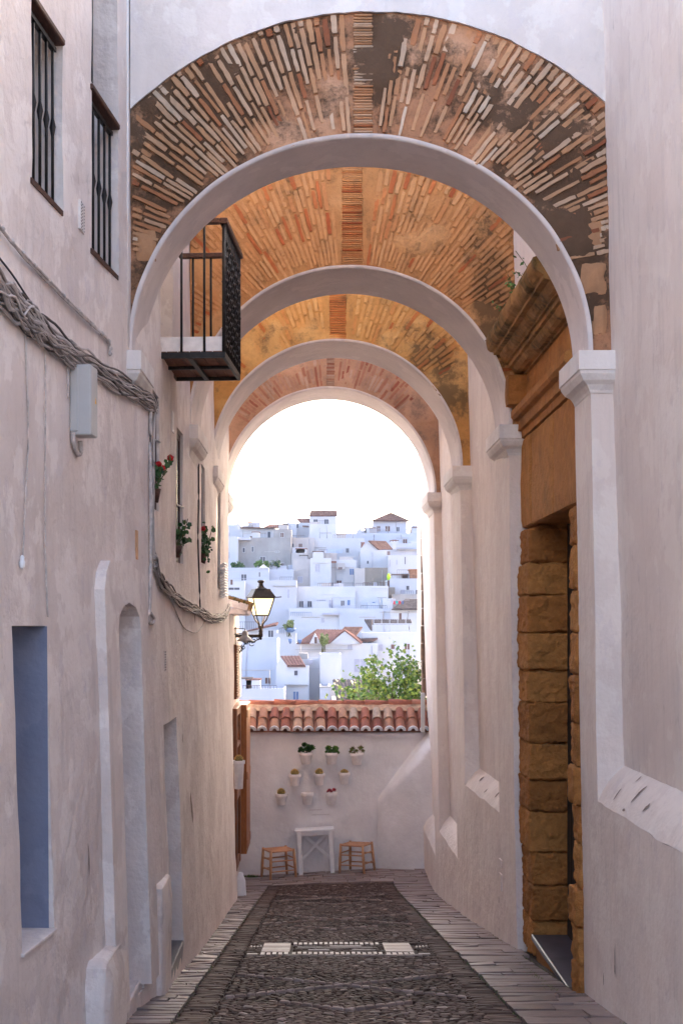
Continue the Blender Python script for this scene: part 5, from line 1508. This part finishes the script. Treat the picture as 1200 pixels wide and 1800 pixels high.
def antenna(t, x, yt, yb, D):
    p, q = at(x, yb, D), at(x, yt, D); m = MB(); m.bar((p.x, D+1, p.z-1), (p.x, D+1, q.z), .03, 5)
    for k in range(4): m.bar((p.x-.5+.07*k, D+1, q.z-.1-.14*k), (p.x+.5-.07*k, D+1, q.z-.1-.14*k), .015, 4)
    m.build('antenna', 'wingrey', t)
H = house
# --- skyline
t = H('long blank white retaining block on the skyline below the hip roofed house', 588, 748, 937, 962, 'tb', D=258)
chimney(t, 629, 635, 925, 938, 259); chimney(t, 644, 649, 924, 938, 259)
t = H('white skyline house with a single slope tiled roof and two dark windows', 544, 591, 907, 950, 'tl', [(551, 558, 913, 921, 'd'), (570, 577, 913, 921, 'd')], D=262, flat=False)
roofquad(t, at(546, 897.5, 266), at(592, 897.5, 266), at(543, 907, 261.7), at(593, 907, 261.7), 'fartile')
t = H('lower white skyline house with a faded tiled gable left of the two windowed one', 519, 546, 919, 955, 'tw', [(521, 524, 921, 928, 'd')], D=259.5, flat=False)
roofquad(t, at(521, 911.5, 264), at(545, 911.5, 264), at(532, 925, 259), at(545, 926, 259), 'fartile_red')
t = H('small white skyline house with a brick chimney and two narrow windows', 497, 521, 919, 960, 'tw', [(503, 505, 923, 929, 'g'), (508, 510, 923, 929, 'g')], D=257); chimney(t, 504, 509, 914.5, 921, 257); antenna(t, 490, 912, 925, 258)
t = H('white hip roofed house alone on the right skyline', 655.5, 715, 915, 955, 'tl', [(662, 668, 925, 934, 'b'), (677, 680.5, 925, 934, 'b'), (681.5, 685, 925, 934, 'b')], D=262, flat=False)
ap = at(687, 902, 267)
for (a, b) in ((at(653, 915.5, 261.5), at(720, 915.5, 261.5)), (at(720, 915.5, 261.5), at(720, 915.5, 272)), (at(653, 915.5, 272), at(653, 915.5, 261.5))): roofquad(t, ap-Vector((.3, 0, 0)), ap+Vector((.3, 0, 0)), a, b, 'fartile')
t = H('pale building edge at the far right of the skyline', 724, 790, 923, 950, 'tw', D=261, flat=False)
roofquad(t, at(742, 917, 265), at(790, 917, 265), at(724, 927, 260.6), at(790, 927, 260.6), 'fartile_red')
t = H('white skyline house at the far left edge with a small chimney', 330, 424, 922, 955, 'tw', [(401, 404, 936, 942, 'g')], D=258); chimney(t, 416, 421, 916.5, 924, 258); antenna(t, 412, 907, 924, 258)
t = H('long white upper storey with one dark door under a thin tiled edge', 422, 484, 928, 950, 'tw', [(470.5, 475, 935, 945, 'd')], D=252)
m = MB(); p, q = at(422, 928, 251.6), at(498, 926.5, 251.6); m.box(p.x, q.x, 251.2, 252.2, p.z-.05, p.z+.12); m.build('tile_edge', 'fartile', t)
chimney(t, 437, 442, 917, 929, 252); railing(t, 448, 468, 936.5, 944.5, 249.0)
m = MB(); roofc = [at(464, 927, 254), at(496, 926, 254)]; roofquad(t, at(473, 922.5, 257), at(488, 922.5, 257), at(462, 927.5, 253), at(498, 927.5, 253), 'fartile_red')
t = H('narrow grey topped block with a brown shuttered window beside the long upper storey', 481, 512, 930, 1000, 'tg', [(493, 498.5, 936.5, 944.5, 'b')], D=243.5)
t = H('big weathered grey facade with two slit windows above dark shrubs', 417, 511.5, 945, 1000, 'tg', [(426.8, 430, 963, 971, 'd'), (442.5, 445, 961, 970, 'd'), (484, 490, 969, 971, 'd'), (494, 499, 990, 1000, 'b')], D=240)
m = MB(); p, q = at(417, 949.5, 239.7), at(440, 944.5, 239.7); m.box(p.x, q.x, 239.2, 240.2, p.z, q.z); m.build('parapet_band', 'tl', t)
t = H('tall plain white gable house at the left edge beside the grey facade', 330, 418, 943, 1010, 'tw', [(401, 403.5, 971, 982, 'g')], D=238)
t = H('pinkish white block with a brown shuttered window right of the grey facade', 511.5, 552, 945, 1010, 'tpink', [(513.8, 516, 955.5, 964.5, 'd'), (525, 531, 955.5, 967, 'b')], D=246)
railing(t, 513, 535, 941, 945, 246)
t = H('white stepped block below the two windowed skyline house', 543, 592, 921, 950, 'tw', D=254.5); 
t = H('bright white terrace house with a pale blue awning', 540, 640, 946, 1000, 'tw', [(608, 613, 964, 971.5, 'd')], D=247.5)
m = MB(); p, q = at(572, 972, 245), at(602, 966, 245)
for k in range(9): m.box(p.x+k*(q.x-p.x)/9, p.x+(k+.8)*(q.x-p.x)/9, 244.9, 245, p.z+.05*math.sin(k), q.z)
m.build('laundry', 'bluecloth', t); antenna(t, 550, 962, 975, 246)
t = H('white wall with the long grey parapet line under the blue laundry', 512, 592, 972, 1020, 'tpink', D=238)
m = MB(); p, q = at(541, 981, 237.6), at(581, 972.2, 237.6); m.box(p.x, q.x, 237.2, 238.2, p.z, q.z); m.build('grey_parapet', 'tg', t)
# --- second band
t = H('white gabled house with a brown tiled roof and small round window', 633, 681, 967, 1010, 'tw', [(644.8, 647.5, 986, 991, 'd')], D=240, flat=False)
m = MB(); P = [at(633, 969, 240), at(647, 951, 240), at(667, 967.2, 240), at(681, 967.2, 240), at(681, 980, 240), at(633, 980, 240)]
m.poly(P); m.build('gable', 'tw', t)
roofquad(t, at(647, 950.5, 239.5), at(678, 951.5, 246), at(665, 966, 239.5), at(690, 965.5, 246), 'fartile')
pane(t, 680.2, 685.2, 969, 976, 239.6, 'b'); roofquad(t, at(634, 953.5, 243), at(641, 953.5, 243), at(634, 963, 241), at(636, 961, 241), 'fartile_red')
t = H('tall pale wall block with a tiled chimney right of the brown roofed gable', 672, 748, 955, 1005, 'tb', D=249); chimney(t, 690, 696, 948.5, 960, 247)
m = MB(); p, q = at(697, 967, 248.3), at(745, 965.5, 248.3); m.box(p.x, q.x, 248.0, 248.8, p.z, q.z); m.build('cornice_line', 'tg', t)
t = H('white courtyard wall with three slot openings on the right', 682, 748, 976, 1020, 'tw', [(696, 698, 984, 993, 'g'), (711, 712.5, 979, 992, 'd'), (684, 686, 984, 996, 'g')], D=235)
t = H('white block with a barred grey window under the grey parapet', 545, 582, 981, 1035, 'tw', [(554, 562, 992, 1005, 'g')], D=230.5)
t = H('plain pinkish white wall left of the barred grey window', 514, 546, 983, 1035, 'tpink', D=231.5)
t = H('white terrace with a pink hut and potted roof edge', 576, 626, 984, 1035, 'tw', [(614.5, 622, 1000, 1010.5, 'u')], D=232.5)
m = MB(); p, q = at(593, 1001, 231.5), at(606, 990, 231.5); m.box(p.x, q.x, 231.2, 232, p.z, q.z); m.build('pink_hut', 'tpink', t); pane(t, 595, 601, 997, 1001, 231.1, 'b', False)
m = MB(); p, q = at(576, 989.5, 231), at(591, 986, 231); m.box(p.x, q.x, 230.7, 231.9, p.z, q.z); m.build('roof_edge', 'fartile_red', t)
t = H('pale beige left half of the unrendered concrete block', 623, 642, 999, 1040, 'tpink', D=227)
t = H('unrendered brown grey concrete block in the middle right', 641, 681, 998, 1040, 'tbeige', D=226.5)
t = H('white house with a brown shed and pergola on its roof terrace', 685, 748, 1017, 1050, 'tl', [(704, 711, 1036, 1044, 'g'), (730.5, 735, 1037, 1045, 'd')], D=222)
m = MB(); p, q = at(720, 1017, 223), at(748, 1001, 223); m.box(p.x, q.x, 223, 226, p.z, q.z-.1); m.box(p.x-.2, q.x, 222.7, 226.2, q.z-.1, q.z+.05); m.build('wooden_shed', simple('shed_boards', (.36, .17, .10), .8, 0, .3, 2, 0), t)
railing(t, 698, 720, 1001.5, 1016.5, 223, 'winbrown', 'pergola')
t = H('low white wall with a brown shutter below the lime green cloth', 678, 690, 1020, 1050, 'tw', [(681, 685.3, 1020.5, 1032, 'b')], D=223.5)
m = MB(); p = at(683, 1011.5, 222.5)
m.lathe((p.x, p.y, p.z-.75), [(.25, 0), (.32, .5), (.2, 1.0), (.05, 1.1)], 8); tag(m.build('lime_cloth', 'lime'), 'lime green cloth hanging on the terrace left of the wooden pergola', 'cloth')
t = H('small tan masonry hut beside the laundry line', 681, 694, 1032.5, 1052, 'tbeige', D=219)
# --- middle band
t = H('long white terraced house with a row of paired windows', 520, 624, 1031, 1075, 'tw', [(526, 529, 1057, 1067, 'd'), (530, 533, 1057, 1067, 'd'), (540.5, 543.5, 1057, 1067, 'd'), (544.5, 547.5, 1057, 1067, 'd'), (556.5, 564, 1054.5, 1067, 'g'), (565, 572, 1054.5, 1067, 'g'), (578.5, 585, 1054.5, 1069, 'g'), (599, 605, 1056, 1065, 'd'), (610.5, 615, 1055, 1064, 'u')], D=211)
railing(t, 578, 622, 1024.5, 1031, 211.3)
t = H('white block with a terrace railing over two low blue grey windows', 624, 682, 1030, 1072, 'tw', [(654, 659, 1058.5, 1068, 'u'), (674.5, 678, 1060, 1069, 'u')], D=212)
railing(t, 625, 652, 1025, 1031, 212.3); railing(t, 653, 680, 1034, 1039, 211.5, 'wingrey')
t = H('small white annex with a flat awning beside the coloured laundry', 672, 690, 1052, 1072, 'tw', [(687, 694, 1053.5, 1059, 'g')], D=208)
m = MB()
p, q = at(691, 1056, 205), at(708, 1056, 205); m.bar(p+Vector((-1, 0, .05)), q+Vector((1, 0, .1)), .02, 4)
cl = m.build('clothes_line', 'wingrey')
tag(cl, 'clothes line with red and teal washing above the grey brown tiled roof', 'washing')
for (a, b, mt) in ((691.5, 694.5, 'redcloth'), (695, 699.5, 'teal'), (700, 704, 'redcloth'), (706, 709, 'winblue')):
    g = MB(); p, q = at(a, 1063-rtw.random()*2, 205), at(b, 1056.5, 205); g.grid(lambda u, v: (p.x+(q.x-p.x)*u, 205+.08*math.sin(u*9+v*3), p.z+(q.z-p.z)*v), subs(0, 1, .2), subs(0, 1, .3)); g.build('cloth', mt, cl)
t = H('white house under a wide grey brown tiled roof at the right edge', 686, 748, 1071, 1105, 'tw', [(701, 705.5, 1078, 1090, 'b')], D=203, flat=False)
roofquad(t, at(712, 1053.5, 209), at(750, 1053.5, 209), at(688, 1071, 202.6), at(750, 1071, 202.6), 'fartile_grey', .3)
t = H('small cream block behind the grey brown tiled roof', 690, 748, 1044.5, 1070, 'tg', D=213.5)
t = H('large blank white wall in the middle under the paired windows', 596, 692, 1070, 1110, 'tb', D=204)
t = H('white terrace house with a blue grey railing under paired windows', 508, 598, 1069, 1112, 'tw', D=205); railing(t, 511, 547, 1076, 1083, 204.5, 'winblue')
m = MB(); p, q = at(566, 1081, 204.5), at(597, 1078, 204.5); m.box(p.x, q.x, 203.9, 205, p.z, q.z); m.build('awning', 'wingrey', t)
t = H('tall blank lavender white house behind the lit lantern', 427, 521, 1020, 1112, 'tl', [(505, 509, 1036, 1052, 'g')], D=209)
m = MB(); p, q = at(480, 1031, 208.6), at(520, 1029.5, 208.6); m.box(p.x, q.x, 208.5, 209.2, p.z, q.z); m.build('pipe', 'tg', t)
t = H('small white block with a dark doorway and roof railing at the left edge', 330, 430, 1022, 1100, 'tw', [(405, 409, 1019, 1028, 'b'), (402, 421, 1033, 1037, 'd')], D=206)
t = H('pair of white huts with a small gable below the dark shrubs', 330, 472, 998, 1040, 'tb', [(455, 457, 1006, 1014, 'd')], D=226)
roofquad(t, at(463, 993, 228), at(463.5, 993, 228), at(453, 999, 225.5), at(472, 999, 225.5), 'tw')
railing(t, 410, 452, 1016.5, 1022, 216, 'wingrey')
t = H('low white wall with a light blue patch right of the small gable', 470, 516, 1001, 1040, 'tb', D=228.5); antenna(t, 478, 985, 1003, 229)
m = MB(); p, q = at(506, 1001, 233), at(514, 993, 233); m.box(p.x, q.x, 233, 234, p.z, q.z); m.build('blue_gate', 'tb', t)
# --- lower band
t = H('white house with a roof terrace railing and reddish sloping roof edge behind the lantern', 330, 487, 1108, 1140, 'tw', [(471.5, 480, 1108.5, 1120, 'd')], D=194)
roofquad(t, at(488, 1094.5, 198), at(489, 1094.5, 198), at(432, 1110, 193.5), at(486, 1099, 193.5), 'fartile_red'); railing(t, 419, 450, 1093, 1106, 193.3, 'windark')
t = H('white terrace with a curved blue planter', 486, 520, 1113, 1150, 'tw', D=192.5)
m = MB(); p = at(510, 1107, 191); m.lathe((p.x, 191, p.z-.1), [(.3, -.3), (.75, .0), (.8, .35), (.7, .38)], 14); m.build('blue_planter', 'winblue', t); railing(t, 491, 506, 1104, 1115, 191.5, 'winbrown')
t = H('big white wall carrying the red tiled roofs, with a lilac shutter and narrow slit', 519, 664, 1131, 1205, 'tw', [(622.5, 643, 1158.5, 1181.5, 'g'), (557, 560, 1168, 1181, 'g'), (611, 618.5, 1130, 1141, 'g')], D=176, flat=False)
m = MB(); P = [at(580, 1131, 175.9), at(606, 1110, 175.9), at(634, 1131, 175.9)]; m.poly(P+[at(607, 1134, 175.9)]); m.build('gable', 'tw', t)
roofquad(t, at(557, 1107, 182), at(606, 1107.5, 182), at(541, 1130.5, 175.6), at(579, 1130.5, 175.6), 'fartile_red', .35)
roofquad(t, at(606, 1108, 175.7), at(606, 1108, 183), at(635, 1131, 175.7), at(640, 1127, 183), 'fartile_red', .35)
roofquad(t, at(557, 1107, 182), at(557.5, 1107, 182), at(521, 1131, 175.5), at(546, 1131, 175.5), 'fartile_red', .35)
m = MB(); P = [at(544, 1131.5, 175.0), at(553.5, 1113, 175.0), at(563.5, 1131.5, 175.0)]; m.poly(P); m.poly([P[0], P[1], P[1]+Vector((0, 4, 0)), P[0]+Vector((0, 4, 0))]); m.poly([P[1], P[2], P[2]+Vector((0, 4, 0)), P[1]+Vector((0, 4, 0))]); m.build('dormer', 'tw', t); pane(t, 552.5, 557, 1120, 1131.5, 174.95, 'b')
m = MB(); p, q = at(519, 1142.5, 175.7), at(620, 1141.5, 175.7); m.box(p.x, q.x, 175.6, 176, p.z, q.z); m.build('ledge', 'tg', t)
m = MB(); p = at(527, 1129, 175.5); m.lathe((p.x, 175.5, p.z-.2), [(.12, 0), (.3, .5), (.2, .55)], 8); p = at(510, 1129, 175.5); m.lathe((p.x, 175.5, p.z-.2), [(.12, 0), (.3, .6), (.2, .65)], 8); m.build('blue_urns', 'winblue', t)
t = H('white gable with a brown tiled roof tucked behind the red roofs', 620, 656, 1122, 1150, 'tw', D=186, flat=False)
m = MB(); P = [at(622, 1122.5, 185.9), at(636.5, 1106.5, 185.9), at(650, 1122.5, 185.9)]; m.poly(P); m.build('gable', 'tw', t)
roofquad(t, at(605, 1102.5, 192), at(637, 1102.5, 192), at(598, 1110, 188), at(622, 1122, 185.6), 'fartile', .35)
t = H('white house with a striped dark tiled roof and white picket terrace', 637, 748, 1112, 1205, 'tw', [(636.5, 652.5, 1129, 1145, 'u'), (657, 672.5, 1133, 1144, 'g'), (687, 693, 1133, 1141, 'b'), (711, 719.5, 1132, 1142, 'b'), (711, 719.5, 1143, 1153, 'g'), (669, 673, 1168, 1177, 'b'), (732, 740, 1171, 1178, 'b')], D=180, flat=False)
roofquad(t, at(640, 1089.5, 190), at(722, 1089.5, 190), at(647, 1097, 187.5), at(724, 1096.5, 187.5), 'fartile_grey', .3)
roofquad(t, at(640, 1090, 187), at(654, 1090, 187), at(651, 1107, 184), at(654, 1108, 184), 'fartile_grey', .3)
m = MB()
for k in range(34):
    p, q = at(656+k*2.35, 1110.5, 182), at(656+k*2.35+.9, 1096.5, 182)
    if k % 6 == 0: q.z += .6
    m.box(p.x, q.x, 182, 182.1, p.z, q.z)
p, q = at(656, 1097.5, 182), at(735, 1096, 182); m.box(p.x, q.x, 181.95, 182, p.z, q.z); m.build('picket_railing', 'tw', t)
roofquad(t, at(638, 1119, 181.5), at(675, 1116.5, 181.5), at(632, 1127, 178.2), at(655, 1127, 178.2), 'fartile', .35)
t = H('tall white house at lower left with a brown shuttered window', 330, 487.5, 1122, 1225, 'tb', [(466, 475.5, 1191.5, 1202, 'b'), (417, 422, 1150, 1163, 'g')], D=163)
t = H('small white house with a ribbed brown lean-to roof, a square window and a blue window', 485, 543, 1171.5, 1240, 'tw', [(517, 523, 1179, 1187.5, 'd'), (515.5, 524.5, 1216, 1230, 'u')], D=156, flat=False)
roofquad(t, at(493, 1154, 160), at(527, 1153.5, 160), at(505, 1171, 155.6), at(537, 1171, 155.6), 'fartile_red', .38)
m = MB(); P = [at(485, 1171.5, 155.95), at(493, 1155, 155.95), at(505, 1171.5, 155.95)]; m.poly(P); m.build('gable', 'tw', t)
m = MB(); p, q = at(500, 1205, 155.6), at(541, 1203.5, 155.6); m.box(p.x, q.x, 155.3, 156, p.z, q.z); m.build('ledge', 'tg', t)
t = H('white terrace house with a roof box and hanging air unit right of the ribbed lean-to', 520, 570, 1159, 1230, 'tw', D=160)
m = MB(); p, q = at(525, 1159, 160.5), at(541, 1148.5, 160.5); m.box(p.x, q.x, 160.5, 163, p.z, q.z); m.build('roof_box', 'tg', t)
m = MB(); p, q = at(543, 1167, 159.4), at(549, 1159.5, 159.4); m.box(p.x, q.x, 159.3, 160, p.z, q.z); m.build('air_unit', 'wingrey', t)
t = H('white wall with a thin drain pipe beside the ribbed brown roof', 562, 600, 1150, 1240, 'tw', D=158.5)
m = MB(); m.tube([at(570.5, 1160, 158.3), at(568, 1178, 158.3), at(566.5, 1205, 158.3)], .05, 5); m.build('drain_pipe', 'wingrey', t)
t = H('low house with a broad ribbed dark tiled roof half hidden by the shrub', 584, 700, 1231, 1262, 'tw', D=146, flat=False)
roofquad(t, at(584.5, 1195, 153), at(672, 1196, 153), at(591, 1229, 145.5), at(690, 1229, 145.5), 'fartile_grey', .42)
t = H('grey capped low wall right of the blue window', 562, 580, 1207, 1250, 'tl', D=150)
m = MB(); p, q = at(561, 1209, 149.6), at(581, 1207, 149.6); m.box(p.x, q.x, 149.5, 150.5, p.z, q.z); m.build('wall_cap', 'tg', t)
t = H('low white garden wall with a small dark opening above the tiled end wall', 330, 500, 1211, 1270, 'tl', [(469, 481, 1238.5, 1243, 'b')], D=147, cat='wall', name='garden_wall')
t = H('white block filling the right edge behind the shrub', 700, 800, 1178, 1240, 'tw', D=165)
# trees in the town
def bush(label, x0, x1, yt, yb, D, mt, seed):
    rg = random.Random(seed); p, q = at(x0, yb, D), at(x1, yt, D); w = (q.x-p.x)/2; h = q.z-p.z
    t = thing('shrub', ((p.x+q.x)/2, D, p.z-.5), label, 'shrub')
    m = MB(); c = Vector(((p.x+q.x)/2, D, p.z))
    for k in range(4): m.tube([c+Vector((rg.gauss(0, w*.3), 0, -1)), c+Vector((rg.gauss(0, w*.5), rg.gauss(0, .3), h*.7))], [.07, .02], 5)
    m.build('branches', 'stem', t); m = MB()
    clumps = [Vector((rg.uniform(-w, w)*.8, rg.uniform(-.6, .6), h*rg.uniform(.15, .8))) for _ in range(14)]
    for _ in range(520):
        k = rg.choice(clumps); f = c+k+Vector((rg.gauss(0, w*.14), rg.gauss(0, .35), rg.gauss(0, h*.13)))
        leafpoly(m, f, Vector((rg.gauss(0, 1), rg.gauss(-.5, 1), rg.gauss(.3, 1))).normalized(), rg.uniform(.12, .24), rg, 3)
    m.build('foliage', mt, t)
bush('dark green shrubs at the foot of the left white gable house', 404, 430, 988, 999, 231, 'leaf_dark', 1)
bush('yellow green bush in the middle of the row under the grey facade', 446, 472, 985, 998, 231, 'leaf', 2)
bush('dark green bush at the right of the row under the grey facade', 474, 493, 986, 998, 231.5, 'leaf_dark', 3)
bush('small olive tree above the curved blue planter', 498, 516, 1091, 1107, 191, 'leaf_olive', 4)
bush('yellow green climber on the red tiled roof', 563, 576, 1112, 1133, 174, 'leaf_olive', 5)
bush('small dark bush at the right edge under the grey brown roof', 734, 748, 1080, 1095, 201, 'leaf_dark', 6)
# ------------------------------------------------------------------ sky, sun, haze, camera
w = bpy.data.worlds.new('World'); SC.world = w; w.use_nodes = True
nt = w.node_tree; bg = nt.nodes['Background']
sky = nt.nodes.new('ShaderNodeTexSky'); sky.sky_type = 'NISHITA'; sky.sun_disc = False
SUN_EL, SUN_AZ = math.radians(CFG['el']), math.radians(CFG['az'])    # azimuth clockwise from +Y
sky.sun_elevation = SUN_EL; sky.sun_rotation = SUN_AZ
sky.air_density = CFG.get('air', 1.0); sky.dust_density = CFG.get('dust', 2.0); sky.ozone_density = CFG.get('oz', 1.0); sky.altitude = 200
nt.links.new(sky.outputs['Color'], bg.inputs['Color']); bg.inputs['Strength'].default_value = CFG['sky']
sd = bpy.data.lights.new('sun', 'SUN'); sd.energy = CFG['sun']; sd.angle = math.radians(CFG['ang']); sd.color = (1.0, .86, .68)
so = bpy.data.objects.new('sun', sd); COL.objects.link(so)
dv = Vector((math.sin(SUN_AZ)*math.cos(SUN_EL), math.cos(SUN_AZ)*math.cos(SUN_EL), math.sin(SUN_EL)))
so.rotation_euler = (-dv).to_track_quat('-Z', 'Y').to_euler()
pl = bpy.data.lights.new('lantern_light', 'POINT'); pl.energy = 6; pl.color = (1, .7, .35); pl.shadow_soft_size = .05
po = bpy.data.objects.new('lantern_light', pl); COL.objects.link(po); po.location = (xl_+.0, yl_-.0, .34); 
if CFG['haze']:
    m = MB(); m.box(-420, 420, -40, 420, -34, 34)
    hz, hn, hb = newmat('haze_air'); hn.nodes.remove(hb)
    pv = hn.nodes.new('ShaderNodeVolumePrincipled'); pv.inputs['Color'].default_value = (.72, .78, 1, 1); pv.inputs['Density'].default_value = CFG['haze']; pv.inputs['Anisotropy'].default_value = 0
    hn.links.new(pv.outputs['Volume'], [n for n in hn.nodes if n.type == 'OUTPUT_MATERIAL'][0].inputs['Volume'])
    o = m.build('haze', hz); tag(o, 'thin pale blue haze of the evening air over the valley', 'haze', kind='stuff')
cam = bpy.data.cameras.new('camera'); co = bpy.data.objects.new('camera', cam); COL.objects.link(co)
co.location = (0, 0, 0); co.rotation_euler = (math.radians(90), 0, 0)
cam.sensor_fit = 'HORIZONTAL'; cam.sensor_width = 24; cam.lens = F/1200*24
cam.shift_x = 40/1200; cam.shift_y = 200/1200; cam.clip_start = .05; cam.clip_end = 9000
SC.camera = co
SC.render.engine = 'CYCLES'
SC.view_settings.view_transform = 'Standard'; SC.view_settings.look = 'None'; SC.view_settings.gamma = 1
SC.view_settings.exposure = CFG['exp']
SC.cycles.max_bounces = 12; SC.cycles.diffuse_bounces = 6; SC.cycles.volume_bounces = 1
for o in list(bpy.data.objects):
    if '_D' in o: del o['_D']
